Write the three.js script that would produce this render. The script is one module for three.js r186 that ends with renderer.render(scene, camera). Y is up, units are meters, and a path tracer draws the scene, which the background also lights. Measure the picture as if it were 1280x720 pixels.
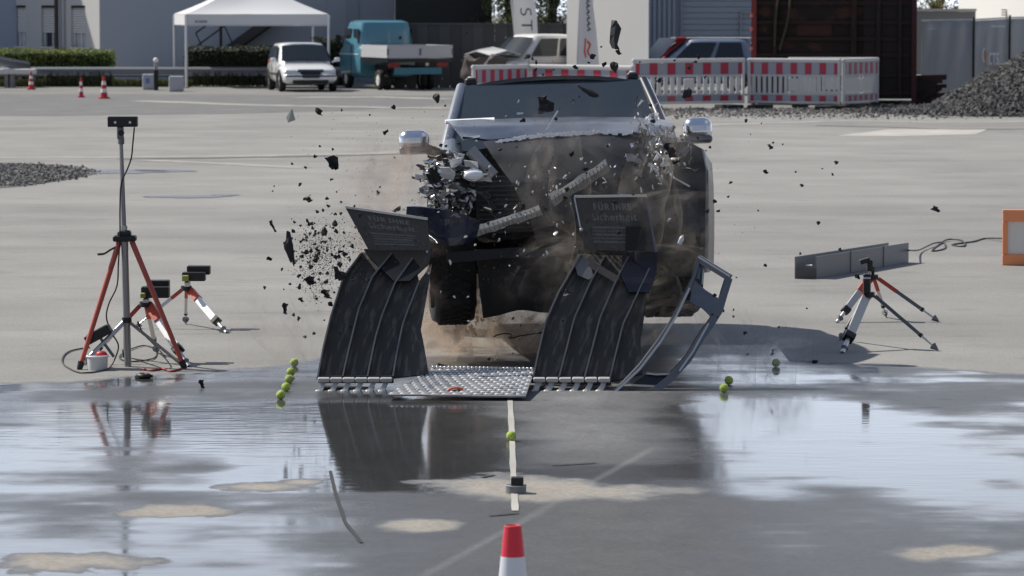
import * as THREE from 'three';
import { mergeGeometries, toCreasedNormals } from 'three/addons/utils/BufferGeometryUtils.js';
import { RoundedBoxGeometry } from 'three/addons/geometries/RoundedBoxGeometry.js';
import { ConvexGeometry } from 'three/addons/geometries/ConvexGeometry.js';

// ------------------------------------------------------------------ camera, sky, sun, exposure
const scene = new THREE.Scene();
const F = 4706, PITCH = Math.atan(360 / F), CAM = new THREE.Vector3(0, 2.7, 26);
const camera = new THREE.PerspectiveCamera(2 * Math.atan(360 / F) * 180 / Math.PI, 1280 / 720, 1, 900);
camera.position.copy(CAM);
camera.rotation.x = -PITCH;
camera.focus = 27;
camera.userData.fStop = 7;
const SUN = new THREE.Vector3(-0.62, 0.74, -0.34).normalize();
const sun = new THREE.DirectionalLight(new THREE.Color(1, 0.945, 0.85), 4.9);
sun.position.copy(SUN).multiplyScalar(90).add(new THREE.Vector3(0, 0, -35));
sun.castShadow = true;
sun.shadow.mapSize.set(4096, 4096);
Object.assign(sun.shadow.camera, { left: -70, right: 70, top: 70, bottom: -70, near: 1, far: 300 });
sun.target.position.set(0, 0, -35);
scene.add(sun, sun.target);
const renderer = new THREE.WebGLRenderer({ antialias: true });
renderer.setSize(1024, 576);
renderer.toneMapping = THREE.LinearToneMapping;
renderer.toneMappingExposure = 1.06;
renderer.shadowMap.enabled = true;

// ------------------------------------------------------------------ noise
function rng(seed) { let s = seed >>> 0; return () => { s = (s + 0x6d2b79f5) | 0; let t = Math.imul(s ^ (s >>> 15), 1 | s); t = (t + Math.imul(t ^ (t >>> 7), 61 | t)) ^ t; return ((t ^ (t >>> 14)) >>> 0) / 4294967296; }; }
const PERM = new Float32Array(65536); { const r = rng(77); for (let i = 0; i < 65536; i++) PERM[i] = r(); }
const hash = (x, y) => PERM[(Math.imul(x & 0xffff, 374) ^ Math.imul(y & 0xffff, 66826) ^ (x * 7919) ^ (y * 104729)) & 65535];
function vn(x, y, per = 0) {
  let xi = Math.floor(x), yi = Math.floor(y); const fx = x - xi, fy = y - yi;
  const u = fx * fx * (3 - 2 * fx), v = fy * fy * (3 - 2 * fy);
  let x1 = xi + 1, y1 = yi + 1;
  if (per) { xi = ((xi % per) + per) % per; yi = ((yi % per) + per) % per; x1 = ((x1 % per) + per) % per; y1 = ((y1 % per) + per) % per; }
  const a = hash(xi, yi), b = hash(x1, yi), c = hash(xi, y1), d = hash(x1, y1);
  return a + (b - a) * u + (c - a) * v + (a - b - c + d) * u * v;
}
function fbm(x, y, oct, per = 0) { let s = 0, a = 0.5, n = 0; for (let i = 0; i < oct; i++) { s += a * vn(x, y, per); n += a; a *= 0.5; x *= 2; y *= 2; per *= 2; } return s / n; }
const clamp = (x, a = 0, b = 1) => Math.min(b, Math.max(a, x));
const sstep = (a, b, x) => { const t = clamp((x - a) / (b - a)); return t * t * (3 - 2 * t); };
const mix = (a, b, t) => a + (b - a) * t;

// ------------------------------------------------------------------ the sky: pale summer sky with thin cloud
{
  const W = 1024, H = 512, d = new Float32Array(W * H * 4);
  for (let j = 0; j < H; j++) for (let i = 0; i < W; i++) {
    const el = ((j + 0.5) / H - 0.5) * Math.PI, az = ((i + 0.5) / W - 0.5) * 2 * Math.PI;
    const y = Math.max(0, Math.sin(el)), c = Math.cos(el), x = Math.cos(az) * c, z = Math.sin(az) * c;
    const t = Math.pow(1 - y, 4);
    const sd = 0.5 + 0.5 * (x * -0.45 + z * -0.89) / Math.max(c, 1e-3), hz = 7.5 * Math.pow(1 - y, 5) * sd * sd;
    let r = mix(0.5, 1.2, t) + 0.87 * hz, g = mix(0.74, 1.3, t) + 0.95 * hz, b = mix(1.25, 1.5, t) + 1.07 * hz;
    const k = 1 / (y + 0.22), cl = sstep(0.5, 0.75, fbm(x * k * 1.4 + 31, z * k * 1.4 + 11, 6)) * 0.75;
    const w = 2.2 + 2.2 * sd;
    r = mix(r, Math.max(r, w), cl); g = mix(g, Math.max(g, w), cl); b = mix(b, Math.max(b, w), cl);
    const s = Math.pow(Math.max(0, x * SUN.x + Math.sin(el) * SUN.y + z * SUN.z), 24) * 1.5;
    const o = (j * W + i) * 4; d[o] = r + s; d[o + 1] = g + s * 0.97; d[o + 2] = b + s * 0.9; d[o + 3] = 1;
  }
  const t = new THREE.DataTexture(d, W, H, THREE.RGBAFormat, THREE.FloatType);
  t.mapping = THREE.EquirectangularReflectionMapping; t.magFilter = t.minFilter = THREE.LinearFilter; t.needsUpdate = true;
  scene.background = t; scene.environment = t;
  scene.backgroundIntensity = 0.25; scene.environmentIntensity = 0.25;
}

// ------------------------------------------------------------------ helpers
const V = (x, y, z) => new THREE.Vector3(x, y, z);
function ray(px, py) {
  const cp = Math.cos(PITCH), sp = Math.sin(PITCH), vy = (360 - py) / F;
  return V((px - 640) / F, vy * cp - sp, -vy * sp - cp);
}
const G = (px, py, y = 0) => { const r = ray(px, py); return CAM.clone().addScaledVector(r, (y - CAM.y) / r.y); };       // where a sight line meets the ground
const P = (px, py, z) => { const r = ray(px, py); return CAM.clone().addScaledVector(r, (z - CAM.z) / r.z); };         // where it meets a plane across the lot
const zOf = (py) => G(640, py).z;
const pxm = (z) => (CAM.z - z) / F;                                                                                  // metres per photograph pixel at z
const names = {};
function numbered(n) { const k = names[n] ?? 0; names[n] = k + 1; return k ? n + '_' + String(k).padStart(3, '0') : n; }
function tag(o, label, category, group) { o.userData.label = label; o.userData.category = category; if (group) o.userData.group = group; return o; }
function thing(name, label, category, pos = V(0, 0, 0), turn = 0, group) {
  const o = new THREE.Group(); o.name = numbered(name); o.position.copy(pos); o.rotation.y = turn; scene.add(o);
  return tag(o, label, category, group);
}
function part(name, geo, mat, parent, label) {
  const m = new THREE.Mesh(Array.isArray(geo) ? merge(geo) : geo, mat); m.name = name; m.castShadow = m.receiveShadow = true;
  parent.add(m); if (label) m.userData.label = label; return m;
}
function struct(name, geo, mat) { const m = part(numbered(name), geo, mat, scene); m.userData.kind = 'structure'; return m; }
function solo(name, geo, mat, label, category, group) { return tag(part(numbered(name), geo, mat, scene), label, category, group); }
function merge(list) {
  const out = list.map((g) => { g = g.index ? g.toNonIndexed() : g.clone(); for (const k of Object.keys(g.attributes)) if (!['position', 'normal', 'uv'].includes(k)) g.deleteAttribute(k); if (!g.attributes.uv) g.setAttribute('uv', new THREE.BufferAttribute(new Float32Array(g.attributes.position.count * 2), 2)); if (!g.attributes.normal) g.computeVertexNormals(); return g; });
  return mergeGeometries(out);
}
const box = (w, h, d, x = 0, y = 0, z = 0) => new THREE.BoxGeometry(w, h, d).translate(x, y, z);
const rbox = (w, h, d, r, x = 0, y = 0, z = 0) => new RoundedBoxGeometry(w, h, d, 2, Math.min(r, w / 2.01, h / 2.01, d / 2.01)).translate(x, y, z);
function orient(g, a, b, up = V(0, 1, 0)) {          // geometry built along +y from 0..len, put from a to b
  const y = b.clone().sub(a).normalize(); let x = V(0, 0, 1).cross(y); if (x.lengthSq() < 1e-4) x = V(1, 0, 0); x.normalize();
  const z = x.clone().cross(y); return g.applyMatrix4(new THREE.Matrix4().makeBasis(x, y, z).setPosition(a));
}
const bar = (a, b, w, h = w) => orient(box(w, a.distanceTo(b), h, 0, a.distanceTo(b) / 2, 0), a, b);
const rod = (a, b, r0, r1 = r0, n = 10) => orient(new THREE.CylinderGeometry(r1, r0, a.distanceTo(b), n).translate(0, a.distanceTo(b) / 2, 0), a, b);
const tube = (pts, r, n = 32, k = 7) => new THREE.TubeGeometry(new THREE.CatmullRomCurve3(pts), n, r, k);
function loft(rings, capped = true, crease = 0.7) {
  const n = rings[0].length, pos = [], idx = [];
  for (const r of rings) for (const p of r) pos.push(p.x, p.y, p.z);
  for (let i = 0; i < rings.length - 1; i++) for (let j = 0; j < n; j++) { const a = i * n + j, b = i * n + (j + 1) % n, c = a + n, d = b + n; idx.push(a, b, c, b, d, c); }
  if (capped) for (const [i, f] of [[0, 1], [rings.length - 1, 0]]) {
    const c = rings[i].reduce((s, p) => s.add(p), V(0, 0, 0)).divideScalar(n), k = pos.length / 3; pos.push(c.x, c.y, c.z);
    for (let j = 0; j < n; j++) { const a = i * n + j, b = i * n + (j + 1) % n; f ? idx.push(k, b, a) : idx.push(k, a, b); }
  }
  const g = new THREE.BufferGeometry(); g.setAttribute('position', new THREE.Float32BufferAttribute(pos, 3)); g.setIndex(idx); g.computeVertexNormals();
  const out = crease ? toCreasedNormals(g, crease) : g;
  if (!out.attributes.uv) out.setAttribute('uv', new THREE.BufferAttribute(new Float32Array(out.attributes.position.count * 2), 2));
  return out;
}
function sheet(rows, t, crease = 0.6) {               // a bent sheet of thickness t through a grid of points
  const R = rows.length, C = rows[0].length, at = (i, j) => rows[clamp(i, 0, R - 1)][clamp(j, 0, C - 1)];
  const nor = rows.map((r, i) => r.map((p, j) => at(i, j + 1).clone().sub(at(i, j - 1)).cross(at(i + 1, j).clone().sub(at(i - 1, j))).normalize()));
  const rings = [], off = (i, j, s) => rows[i][j].clone().addScaledVector(nor[i][j], s * t / 2);
  for (let i = 0; i < R; i++) { const ring = []; for (let j = 0; j < C; j++) ring.push(off(i, j, -1)); for (let j = C - 1; j >= 0; j--) ring.push(off(i, j, 1)); rings.push(ring); }
  const n = 2 * C, pos = [], idx = [], uv = [];
  rings.forEach((r, i) => r.forEach((p, j) => { pos.push(p.x, p.y, p.z); const c = j < C ? j : 2 * C - 1 - j; uv.push(c / (C - 1), 1 - i / (R - 1)); }));
  for (let i = 0; i < R - 1; i++) for (let j = 0; j < n; j++) { const a = i * n + j, b = i * n + (j + 1) % n, c = a + n, d = b + n; idx.push(a, c, b, b, c, d); }
  for (const [i, f] of [[0, 1], [R - 1, 0]]) for (let j = 0; j < C - 1; j++) { const a = i * n + j, b = a + 1, c = i * n + n - 1 - j, d = c - 1; f ? idx.push(a, b, c, b, d, c) : idx.push(a, c, b, b, c, d); }
  const g = new THREE.BufferGeometry(); g.setAttribute('position', new THREE.Float32BufferAttribute(pos, 3)); g.setAttribute('uv', new THREE.Float32BufferAttribute(uv, 2)); g.setIndex(idx); g.computeVertexNormals();
  return toCreasedNormals(g, crease);
}
function sweep(pts, u, w, t) {                         // a flat bar along a line: w along u, t across
  const rings = pts.map((p, i) => {
    const tan = pts[Math.min(i + 1, pts.length - 1)].clone().sub(pts[Math.max(i - 1, 0)]).normalize(), s = tan.clone().cross(u).normalize();
    return [[-1, -1], [1, -1], [1, 1], [-1, 1]].map(([a, b]) => p.clone().addScaledVector(u, a * w / 2).addScaledVector(s, b * t / 2));
  });
  return loft(rings, true, 0.5);
}
function superRing(z, hw, yb, yt, n = 32, e = 4, x = 0) {
  const r = [], cy = (yb + yt) / 2, hh = (yt - yb) / 2;
  for (let i = 0; i < n; i++) { const a = i / n * 2 * Math.PI, c = Math.cos(a), s = Math.sin(a); r.push(V(x + hw * Math.sign(c) * Math.pow(Math.abs(c), 2 / e), cy + hh * Math.sign(s) * Math.pow(Math.abs(s), 2 / e), z)); }
  return r;
}
function jitter(g, a, f, seed = 0) {                    // crumple
  const p = g.attributes.position;
  for (let i = 0; i < p.count; i++) {
    const x = p.getX(i) * f + seed * 3.1, y = p.getY(i) * f + 5, z = p.getZ(i) * f;
    p.setXYZ(i, p.getX(i) + a * (vn(x + z, y + 9) - 0.5) * 2, p.getY(i) + a * (vn(x + 40, y + z + 2) - 0.5) * 2, p.getZ(i) + a * (vn(x + 80 - y, z + y + 7) - 0.5) * 2);
  }
  g.computeVertexNormals(); return g;
}
function lump(r, seed, sx = 1, sy = 1, sz = 1, n = 14) {   // an angular broken piece
  const q = rng(seed), pts = [];
  for (let i = 0; i < n; i++) { const a = q() * 6.283, c = q() * 2 - 1, s = Math.sqrt(1 - c * c), k = r * (0.55 + 0.5 * q()); pts.push(V(Math.cos(a) * s * k * sx, c * k * sy, Math.sin(a) * s * k * sz)); }
  return new ConvexGeometry(pts);
}
function tint(g, f) { const p = g.attributes.position, c = new Float32Array(p.count * 3); for (let i = 0; i < p.count; i++) { const k = f(p.getX(i), p.getY(i), p.getZ(i)); if (k.length) c.set(k, i * 3); else c.fill(k, i * 3, i * 3 + 3); } g.setAttribute('color', new THREE.BufferAttribute(c, 3)); return g; }
function tex(w, h, f, { srgb = false, repeat = false } = {}) {
  const d = new Uint8Array(w * h * 4);
  for (let j = 0; j < h; j++) for (let i = 0; i < w; i++) { const v = f(i, j), o = (j * w + i) * 4; if (v.length) { d[o] = 255 * clamp(v[0]); d[o + 1] = 255 * clamp(v[1]); d[o + 2] = 255 * clamp(v[2]); } else d[o] = d[o + 1] = d[o + 2] = 255 * clamp(v); d[o + 3] = 255; }
  const t = new THREE.DataTexture(d, w, h); t.magFilter = THREE.LinearFilter; t.minFilter = THREE.LinearMipmapLinearFilter; t.generateMipmaps = true;
  if (srgb) t.colorSpace = THREE.SRGBColorSpace; if (repeat) t.wrapS = t.wrapT = THREE.RepeatWrapping; t.needsUpdate = true; return t;
}
const s8 = (x) => x <= 0.0031308 ? x * 12.92 : 1.055 * Math.pow(x, 1 / 2.4) - 0.055;
function canvasTex(w, h, draw) { const c = document.createElement('canvas'); c.width = w; c.height = h; draw(c.getContext('2d'), w, h); const t = new THREE.CanvasTexture(c); t.colorSpace = THREE.SRGBColorSpace; return t; }
const lin = (r, g, b) => new THREE.Color().setRGB(r, g, b);
const std = (r, g, b, rough = 0.7, metal = 0, more = {}) => new THREE.MeshStandardMaterial({ color: lin(r, g, b), roughness: rough, metalness: metal, ...more });
const phys = (r, g, b, rough, metal, more = {}) => new THREE.MeshPhysicalMaterial({ color: lin(r, g, b), roughness: rough, metalness: metal, ...more });
function copies(name, geo, mat, mats, parent, colors) {
  const m = new THREE.InstancedMesh(geo, mat, mats.length); m.name = name; m.castShadow = m.receiveShadow = true; m.userData.kind = 'stuff';
  mats.forEach((x, i) => m.setMatrixAt(i, x)); if (colors) colors.forEach((c, i) => m.setColorAt(i, c)); parent.add(m); return m;
}
const xf = (p, e, s) => new THREE.Matrix4().compose(p, new THREE.Quaternion().setFromEuler(e), typeof s === 'number' ? V(s, s, s) : s);

// ------------------------------------------------------------------ shared textures and materials
const grain = tex(512, 512, (i, j) => 0.35 * fbm(i / 8, j / 8, 4, 64) + 0.65 * hash(i, j + 7), { repeat: true });
const dustTex = tex(512, 512, (i, j) => { const k = 0.72 + 0.42 * (fbm(i / 64, j / 64, 5, 8) - 0.3); return [k, k * 0.985, k * 0.96]; }, { repeat: true });
const scuffTex = tex(512, 512, (i, j) => { const d = sstep(0.5, 0.75, fbm(i / 60, j / 60 + 9, 5)), sc = sstep(0.93, 0.99, vn(i / 2.2, j / 90)) * vn(i / 30, j / 40) + sstep(0.95, 0.99, vn(i / 70 + j / 9, j / 2)) * 0.7, k = 0.062 + 0.075 * d + 0.16 * sc * sc + 0.012 * (hash(i, j) - 0.5); return [s8(k * 1.08), s8(k), s8(k * 0.9)]; }, { srgb: true });
const M = {
  steelDark: std(0.035, 0.037, 0.042, 0.42, 0.55),
  steelPanel: std(1, 1, 1, 0.7, 0.1, { map: scuffTex, bumpMap: grain, bumpScale: 0.0015 }),
  steelEdge: std(0.55, 0.55, 0.54, 0.35, 0.75),
  steelMid: std(0.16, 0.165, 0.18, 0.4, 0.7),
  alu: std(0.62, 0.62, 0.62, 0.32, 0.9),
  silver: std(0.58, 0.58, 0.58, 0.35, 0.75),
  chrome: std(0.78, 0.79, 0.82, 0.22, 1),
  black: std(0.012, 0.012, 0.013, 0.5),
  blackMatt: std(0.02, 0.02, 0.021, 0.85),
  rubber: std(0.014, 0.014, 0.015, 0.75),
  paint: phys(0.012, 0.013, 0.018, 0.35, 0.3, { clearcoat: 1, clearcoatRoughness: 0.06 }),
  paintDusty: phys(0.013, 0.013, 0.014, 0.5, 0.1, { clearcoat: 0.5, clearcoatRoughness: 0.25 }),
  paintBlue: phys(0.012, 0.018, 0.05, 0.3, 0.3, { clearcoat: 1, clearcoatRoughness: 0.08 }),
  darkGlass: phys(0.02, 0.025, 0.03, 0.05, 0, { specularIntensity: 1 }),
  white: std(0.78, 0.78, 0.77, 0.55),
  whiteGloss: phys(0.76, 0.76, 0.75, 0.4, 0, { clearcoat: 0.8, clearcoatRoughness: 0.08 }),
  red: std(0.5, 0.025, 0.035, 0.5),
  redLeg: std(0.48, 0.07, 0.04, 0.45),
  orange: std(0.86, 0.27, 0.09, 0.55),
  lime: std(0.47, 0.62, 0.09, 0.95, 0, { bumpMap: grain, bumpScale: 0.002 }),
  concrete: std(0.38, 0.37, 0.35, 0.9, 0, { map: dustTex }),
};
// ------------------------------------------------------------------ ground
const groundCol = tex(1024, 1024, (i, j) => {
  const f = fbm(i / 128, j / 128, 6, 8), s = hash(i, j), st = sstep(0.62, 0.8, fbm(i / 64 + 3, j / 32, 4, 0 || 16));
  const k = 0.86 + 0.26 * (f - 0.5) + 0.3 * (s - 0.5) - 0.1 * st;
  return [s8(k * 0.97), s8(k * 0.955), s8(k * 0.925)];
}, { srgb: true, repeat: true });
{
  // one sheet to the horizon, finer where it is near; stains that do not repeat are vertex colours
  const xs = [], zs = []; for (let x = -14; x <= 14; x += 0.35) xs.push(x); for (let x = 15; x < 400; x *= 1.12) { xs.push(x); xs.unshift(-x); } for (let z = 24; z > -120; z -= 0.5) zs.push(z); for (let z = -120; z > -640; z -= 20) zs.push(z);
  zs.unshift(60, 40);
  const pos = [], uv = [], col = [], idx = [];
  for (const z of zs) for (const x of xs) {
    pos.push(x, 0, z); uv.push(x / 9, -z / 9);
    let k = 0.315 + 0.05 * (fbm(x * 0.12 + 40, z * 0.045 + 20, 4) - 0.5) + 0.09 * (fbm(x * 0.7 + 9, z * 0.45 + 7, 5) - 0.5);
    const band = fbm(x * 0.08 + 2, z * 0.7 + 60, 3); k *= 1 - 0.14 * sstep(0.55, 0.75, band) + 0.07 * sstep(0.6, 0.8, fbm(x * 0.05, z * 0.4 + 300, 3));
    k *= 1 - 0.18 * sstep(-63, -68, z);
    col.push(k * 0.99, k * 0.975, k * 0.95);
  }
  const n = xs.length; for (let i = 0; i < zs.length - 1; i++) for (let j = 0; j < n - 1; j++) { const a = i * n + j; idx.push(a, a + 1, a + n, a + 1, a + n + 1, a + n); }
  const g = new THREE.BufferGeometry(); g.setAttribute('position', new THREE.Float32BufferAttribute(pos, 3)); g.setAttribute('uv', new THREE.Float32BufferAttribute(uv, 2)); g.setAttribute('color', new THREE.Float32BufferAttribute(col, 3)); g.setIndex(idx.map((v, k) => k % 3 === 1 ? idx[k + 1] : k % 3 === 2 ? idx[k - 1] : v)); g.computeVertexNormals();
  if (g.attributes.normal.getY(500) < 0) { g.setIndex(idx); g.computeVertexNormals(); }
  struct('ground', g, std(1, 1, 1, 0.93, 0, { map: groundCol, vertexColors: true, bumpMap: grain, bumpScale: 0.002 }));
}
function flat(pts, y, mat, name, uvScale = 1) {          // a thin patch lying on the ground
  const s = new THREE.Shape(pts.map((p) => new THREE.Vector2(p.x, -p.z)));
  const g = new THREE.ShapeGeometry(s).rotateX(-Math.PI / 2).translate(0, y, 0);
  const p = g.attributes.position, uv = g.attributes.uv; for (let i = 0; i < p.count; i++) uv.setXY(i, p.getX(i) * uvScale, p.getZ(i) * uvScale);
  return struct(name, g, mat);
}
const strip = (pxs, w, y, mat, name) => {               // a painted or sawn line along the ground
  const c = pxs.map(([a, b]) => G(a, b)), L = [], R = [];
  c.forEach((p, i) => { const t = c[Math.min(i + 1, c.length - 1)].clone().sub(c[Math.max(i - 1, 0)]).normalize(), n = V(-t.z, 0, t.x), k = w * (0.8 + 0.4 * vn(i * 2.3, w * 99)) / 2; L.push(p.clone().addScaledVector(n, k)); R.unshift(p.clone().addScaledVector(n, -k)); });
  return flat([...L, ...R], y, mat, name, 0.3);
};
const resample = (pts, n, wob = 0) => { const o = []; for (let i = 0; i < pts.length - 1; i++) for (let k = 0; k < n; k++) { const t = k / n; o.push([mix(pts[i][0], pts[i + 1][0], t) , mix(pts[i][1], pts[i + 1][1], t) + wob * (vn(i * 9 + k * 1.7, pts[0][0]) - 0.5)]); } o.push(pts[pts.length - 1]); return o; };
{
  const pale = std(0.43, 0.42, 0.39, 0.9, 0, { map: dustTex }), dark = std(0.12, 0.12, 0.12, 0.9), asphalt = std(0.2, 0.2, 0.205, 0.9, 0, { map: dustTex });
  flat([[1045, 170], [1110, 162], [1236, 161], [1220, 168], [1120, 170.5]].map(([a, b]) => G(a, b)), 0.004, std(0.56, 0.54, 0.5, 0.9, 0, { map: dustTex }), 'concrete_patch', 0.3);
  flat([[-60, 145], [60, 145], [300, 142], [420, 139], [545, 131], [600, 127], [600, 120], [180, 118], [-60, 118]].map(([a, b]) => G(a, b)), 0.004, asphalt, 'side_road', 0.2);
  strip(resample([[-60, 198], [60, 197], [190, 196.5], [330, 194.5], [470, 192], [520, 188]], 6, 0.8), 0.55, 0.004, pale, 'pale_joint');
  strip(resample([[150, 199.2], [240, 198], [360, 195.8], [470, 193.8], [530, 190]], 6, 0.8), 0.28, 0.008, std(0.19, 0.185, 0.18, 0.9), 'dark_joint');
  strip(resample([[170, 200], [270, 204], [380, 210]], 6, 0.6), 0.4, 0.004, pale, 'pale_joint');
  strip(resample([[175, 126.5], [300, 131], [420, 133.5], [560, 136]], 6, 0.5), 0.9, 0.008, pale, 'pale_joint');
  strip(resample([[370, 122], [470, 121.5], [560, 124]], 6, 0.5), 0.9, 0.008, pale, 'pale_joint');
  strip(resample([[880, 156], [960, 154], [1060, 151], [1160, 153], [1300, 152]], 6, 1), 0.5, 0.004, std(0.36, 0.345, 0.32, 0.9), 'pale_joint');
  strip(resample([[1020, 157], [1120, 159], [1190, 162], [1300, 161]], 5, 0.6), 0.3, 0.008, std(0.2, 0.2, 0.2, 0.9), 'dark_joint');
  // shallow standing water between the slabs
  const water = phys(0.19, 0.2, 0.22, 0.45, 0, { ior: 1.33 });
  for (const [cx, cy, w, h] of [[150, 215, 55, 2.6], [205, 213.5, 40, 1.6], [235, 246, 52, 1.6], [282, 244, 16, 1]]) {
    const pts = []; for (let k = 0; k < 40; k++) { const a = k / 40 * 6.283, r = 0.75 + 0.5 * vn(k * 0.6, cx); pts.push(G(cx + w * Math.cos(a) * r, cy + h * Math.sin(a) * r)); } flat(pts, 0.006, water, 'puddle');
  }
}
// ------------------------------------------------------------------ the hosed-down asphalt in front
const DRY = [[690, 612, 168, 15], [610, 612, 70, 10], [215, 640, 66, 7.5], [525, 656, 42, 9], [75, 702, 120, 15], [1190, 692, 66, 9], [320, 610, 80, 9], [380, 603, 40, 5]].map(([x, y, w, h]) => { const c = G(x, y); return { x: c.x, z: c.z, rx: w * pxm(c.z), rz: Math.abs(zOf(y + h) - zOf(y - h)) / 2 }; });
const WET0 = [-6.5, -3.4, 13, 13];          // x, z, width, depth of the wet sheet in metres
const EDGE = [[-100, 478], [0, 478], [100, 474], [240, 464], [340, 456], [400, 448], [700, 440], [880, 424], [950, 427], [1010, 433], [1030, 442], [985, 450], [1110, 455], [1240, 466], [1400, 470]].map(([a, b]) => G(a, b));
const SEAM = [G(535, 718), G(800, 570)], SN = (() => { const d = SEAM[1].clone().sub(SEAM[0]).normalize(); return [-d.z, d.x]; })();
function wetAt(x, z) {
  // how wet: 0 dry, about 0.5 damp and dark, 1 a film of standing water
  const n = fbm(x * 0.55 + 3, z * 0.5 + 8, 5), n2 = fbm(x * 2.2 + 30, z * 1.6 + 50, 5), n3 = fbm(x * 6 + 2, z * 5 + 90, 4);
  let e = EDGE[0].z; for (let i = 0; i < EDGE.length - 1; i++) if (x >= EDGE[i].x && x <= EDGE[i + 1].x) { e = mix(EDGE[i].z, EDGE[i + 1].z, (x - EDGE[i].x) / (EDGE[i + 1].x - EDGE[i].x)); }
  let w = sstep(e - 0.04, e + 0.28, z + 0.5 * (n2 - 0.5) + 0.2 * (n3 - 0.5));
  let dry = 0; for (const d of DRY) { const r = Math.hypot((x - d.x) / d.rx, (z - d.z) / d.rz) + 1.5 * (n2 - 0.5) + 1.0 * (n3 - 0.5); dry = Math.max(dry, 1 - sstep(0.35, 1.22, r)); }
  w *= 1 - dry;
  const right = Math.exp(-Math.pow((x - 2.0) / 1.3, 2)) * sstep(0.4, 1.4, z) * (1 - sstep(5.6, 7.4, z)), left = Math.exp(-Math.pow((x + 1.5) / 1.1, 2)) * sstep(0.3, 2, z);
  const mid = Math.exp(-Math.pow((x + 0.85) / 0.7, 2)) * sstep(-0.5, 0.3, z) * (1 - sstep(4, 6, z));
  const low = sstep(5.2, 6.6, z + 0.5 * (n2 - 0.5)) * sstep(-1.2, -0.2, x), core = Math.exp(-Math.pow((x - 0.45) / 0.6, 2)) * (1 - sstep(3.5, 5, z));
  const st = fbm(x * 1.1 + 5, z * 3.2 + 17, 5);
  const pud = sstep(0.3, 0.68, n + 0.24 * right + 0.3 * left + 0.26 * mid + 0.34 * (n2 - 0.5) + 0.42 * (st - 0.5) - 0.24 * low - 0.5 * core) * sstep(0.55, 0.95, w);
  return [w, pud, n2, n3, dry];
}
{
  const N = 2048, [x0, z0, w, d] = WET0, col = new Uint8Array(N * N * 4), rgh = new Uint8Array(N * N * 4), alp = new Uint8Array(N * N * 4), bmp = new Uint8Array(N * N * 4);
  for (let j = 0; j < N; j++) for (let i = 0; i < N; i++) {
    const x = x0 + (i + 0.5) / N * w, z = z0 + (1 - (j + 0.5) / N) * d, [wet, pud, n2, n3, dry] = wetAt(x, z), sm = sstep(0.05, 0.0, Math.abs((x - SEAM[0].x) * SN[0] + (z - SEAM[0].z) * SN[1]) + 0.03 * (n3 - 0.5)) * sstep(0.5, 0.9, z - SEAM[1].z + 1), o = (j * N + i) * 4, g = hash(i, j), core = Math.exp(-Math.pow((x - 0.4) / 0.55, 2)) * (1 - sstep(2.5, 5, z)) * (0.4 + 1.2 * n2), g2 = vn(i / 3, j / 3);
    const k = mix(0.31, mix(0.085, 0.06, pud) + 0.05 * sm + 0.075 * core, wet) * (0.86 + 0.3 * (n3 - 0.5) + 0.2 * (n2 - 0.5) + 0.25 * (g2 - 0.4)) + (g > 0.985 ? 0.07 * (1 - pud) : 0);
    const warm = (1 - wet) * dry; col[o] = 255 * clamp(s8(k * mix(0.99, 1.08, warm))); col[o + 1] = 255 * clamp(s8(k * mix(1, 0.99, warm))); col[o + 2] = 255 * clamp(s8(k * mix(1.03, 0.86, warm)));
    const r = mix(0.9, mix(0.46, 0.06, pud) + 0.18 * sm + 0.3 * Math.exp(-Math.pow((x - 0.45) / 0.6, 2)) + 0.08 * (n3 - 0.5) * (1 - pud), sstep(0.25, 0.9, wet)); rgh[o] = rgh[o + 1] = rgh[o + 2] = 255 * r;
    const isle = dry * 0.8; alp[o] = alp[o + 1] = alp[o + 2] = 255 * clamp(sstep(0.03, 0.5, wet + isle) + 0.0);
    bmp[o] = bmp[o + 1] = bmp[o + 2] = 255 * clamp(mix(0.5 + 0.5 * (g2 - 0.5) + 0.3 * (g - 0.5), 0.5 + 0.34 * (fbm(x * 5 + 7, z * 19, 3) - 0.5) + 0.3 * (fbm(x * 1.6 + 3, z * 4 + 9, 3) - 0.5) , sstep(0.2, 0.9, pud)));
    col[o + 3] = rgh[o + 3] = alp[o + 3] = bmp[o + 3] = 255;
  }
  const mk = (a, s) => { const t = new THREE.DataTexture(a, N, N); t.magFilter = THREE.LinearFilter; if (s) t.colorSpace = THREE.SRGBColorSpace; t.needsUpdate = true; return t; };
  const g = new THREE.PlaneGeometry(w, d).rotateX(-Math.PI / 2).translate(x0 + w / 2, 0.004, z0 + d / 2);
  struct('wet_asphalt', g, phys(1, 1, 1, 1, 0, { ior: 1.5, map: mk(col, true), roughnessMap: mk(rgh), alphaMap: mk(alp), bumpMap: mk(bmp), bumpScale: 0.0012, transparent: true }));
  // tyre marks, the white guide line and sawn cracks
  strip(resample([[637.5, 499], [638.5, 520], [640, 545], [641, 580], [642.5, 610], [644, 640]], 5, 0), 0.036, 0.008, std(0.5, 0.49, 0.46, 0.8, 0, { map: dustTex }), 'painted_line');
  strip(resample([[413, 590], [420, 620], [432, 655], [452, 680]], 6, 0), 0.02, 0.008, std(0.03, 0.03, 0.03, 0.6), 'dark_joint');
  for (const [a, b, c] of [[602, 618, 597], [690, 745, 582], [612, 648, 645]]) strip([[a, c + 1.5], [(a + b) / 2, c], [b, c - 1.8]], 0.03, 0.0085, std(0.03, 0.03, 0.03, 0.5), 'dark_joint');
}
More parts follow.
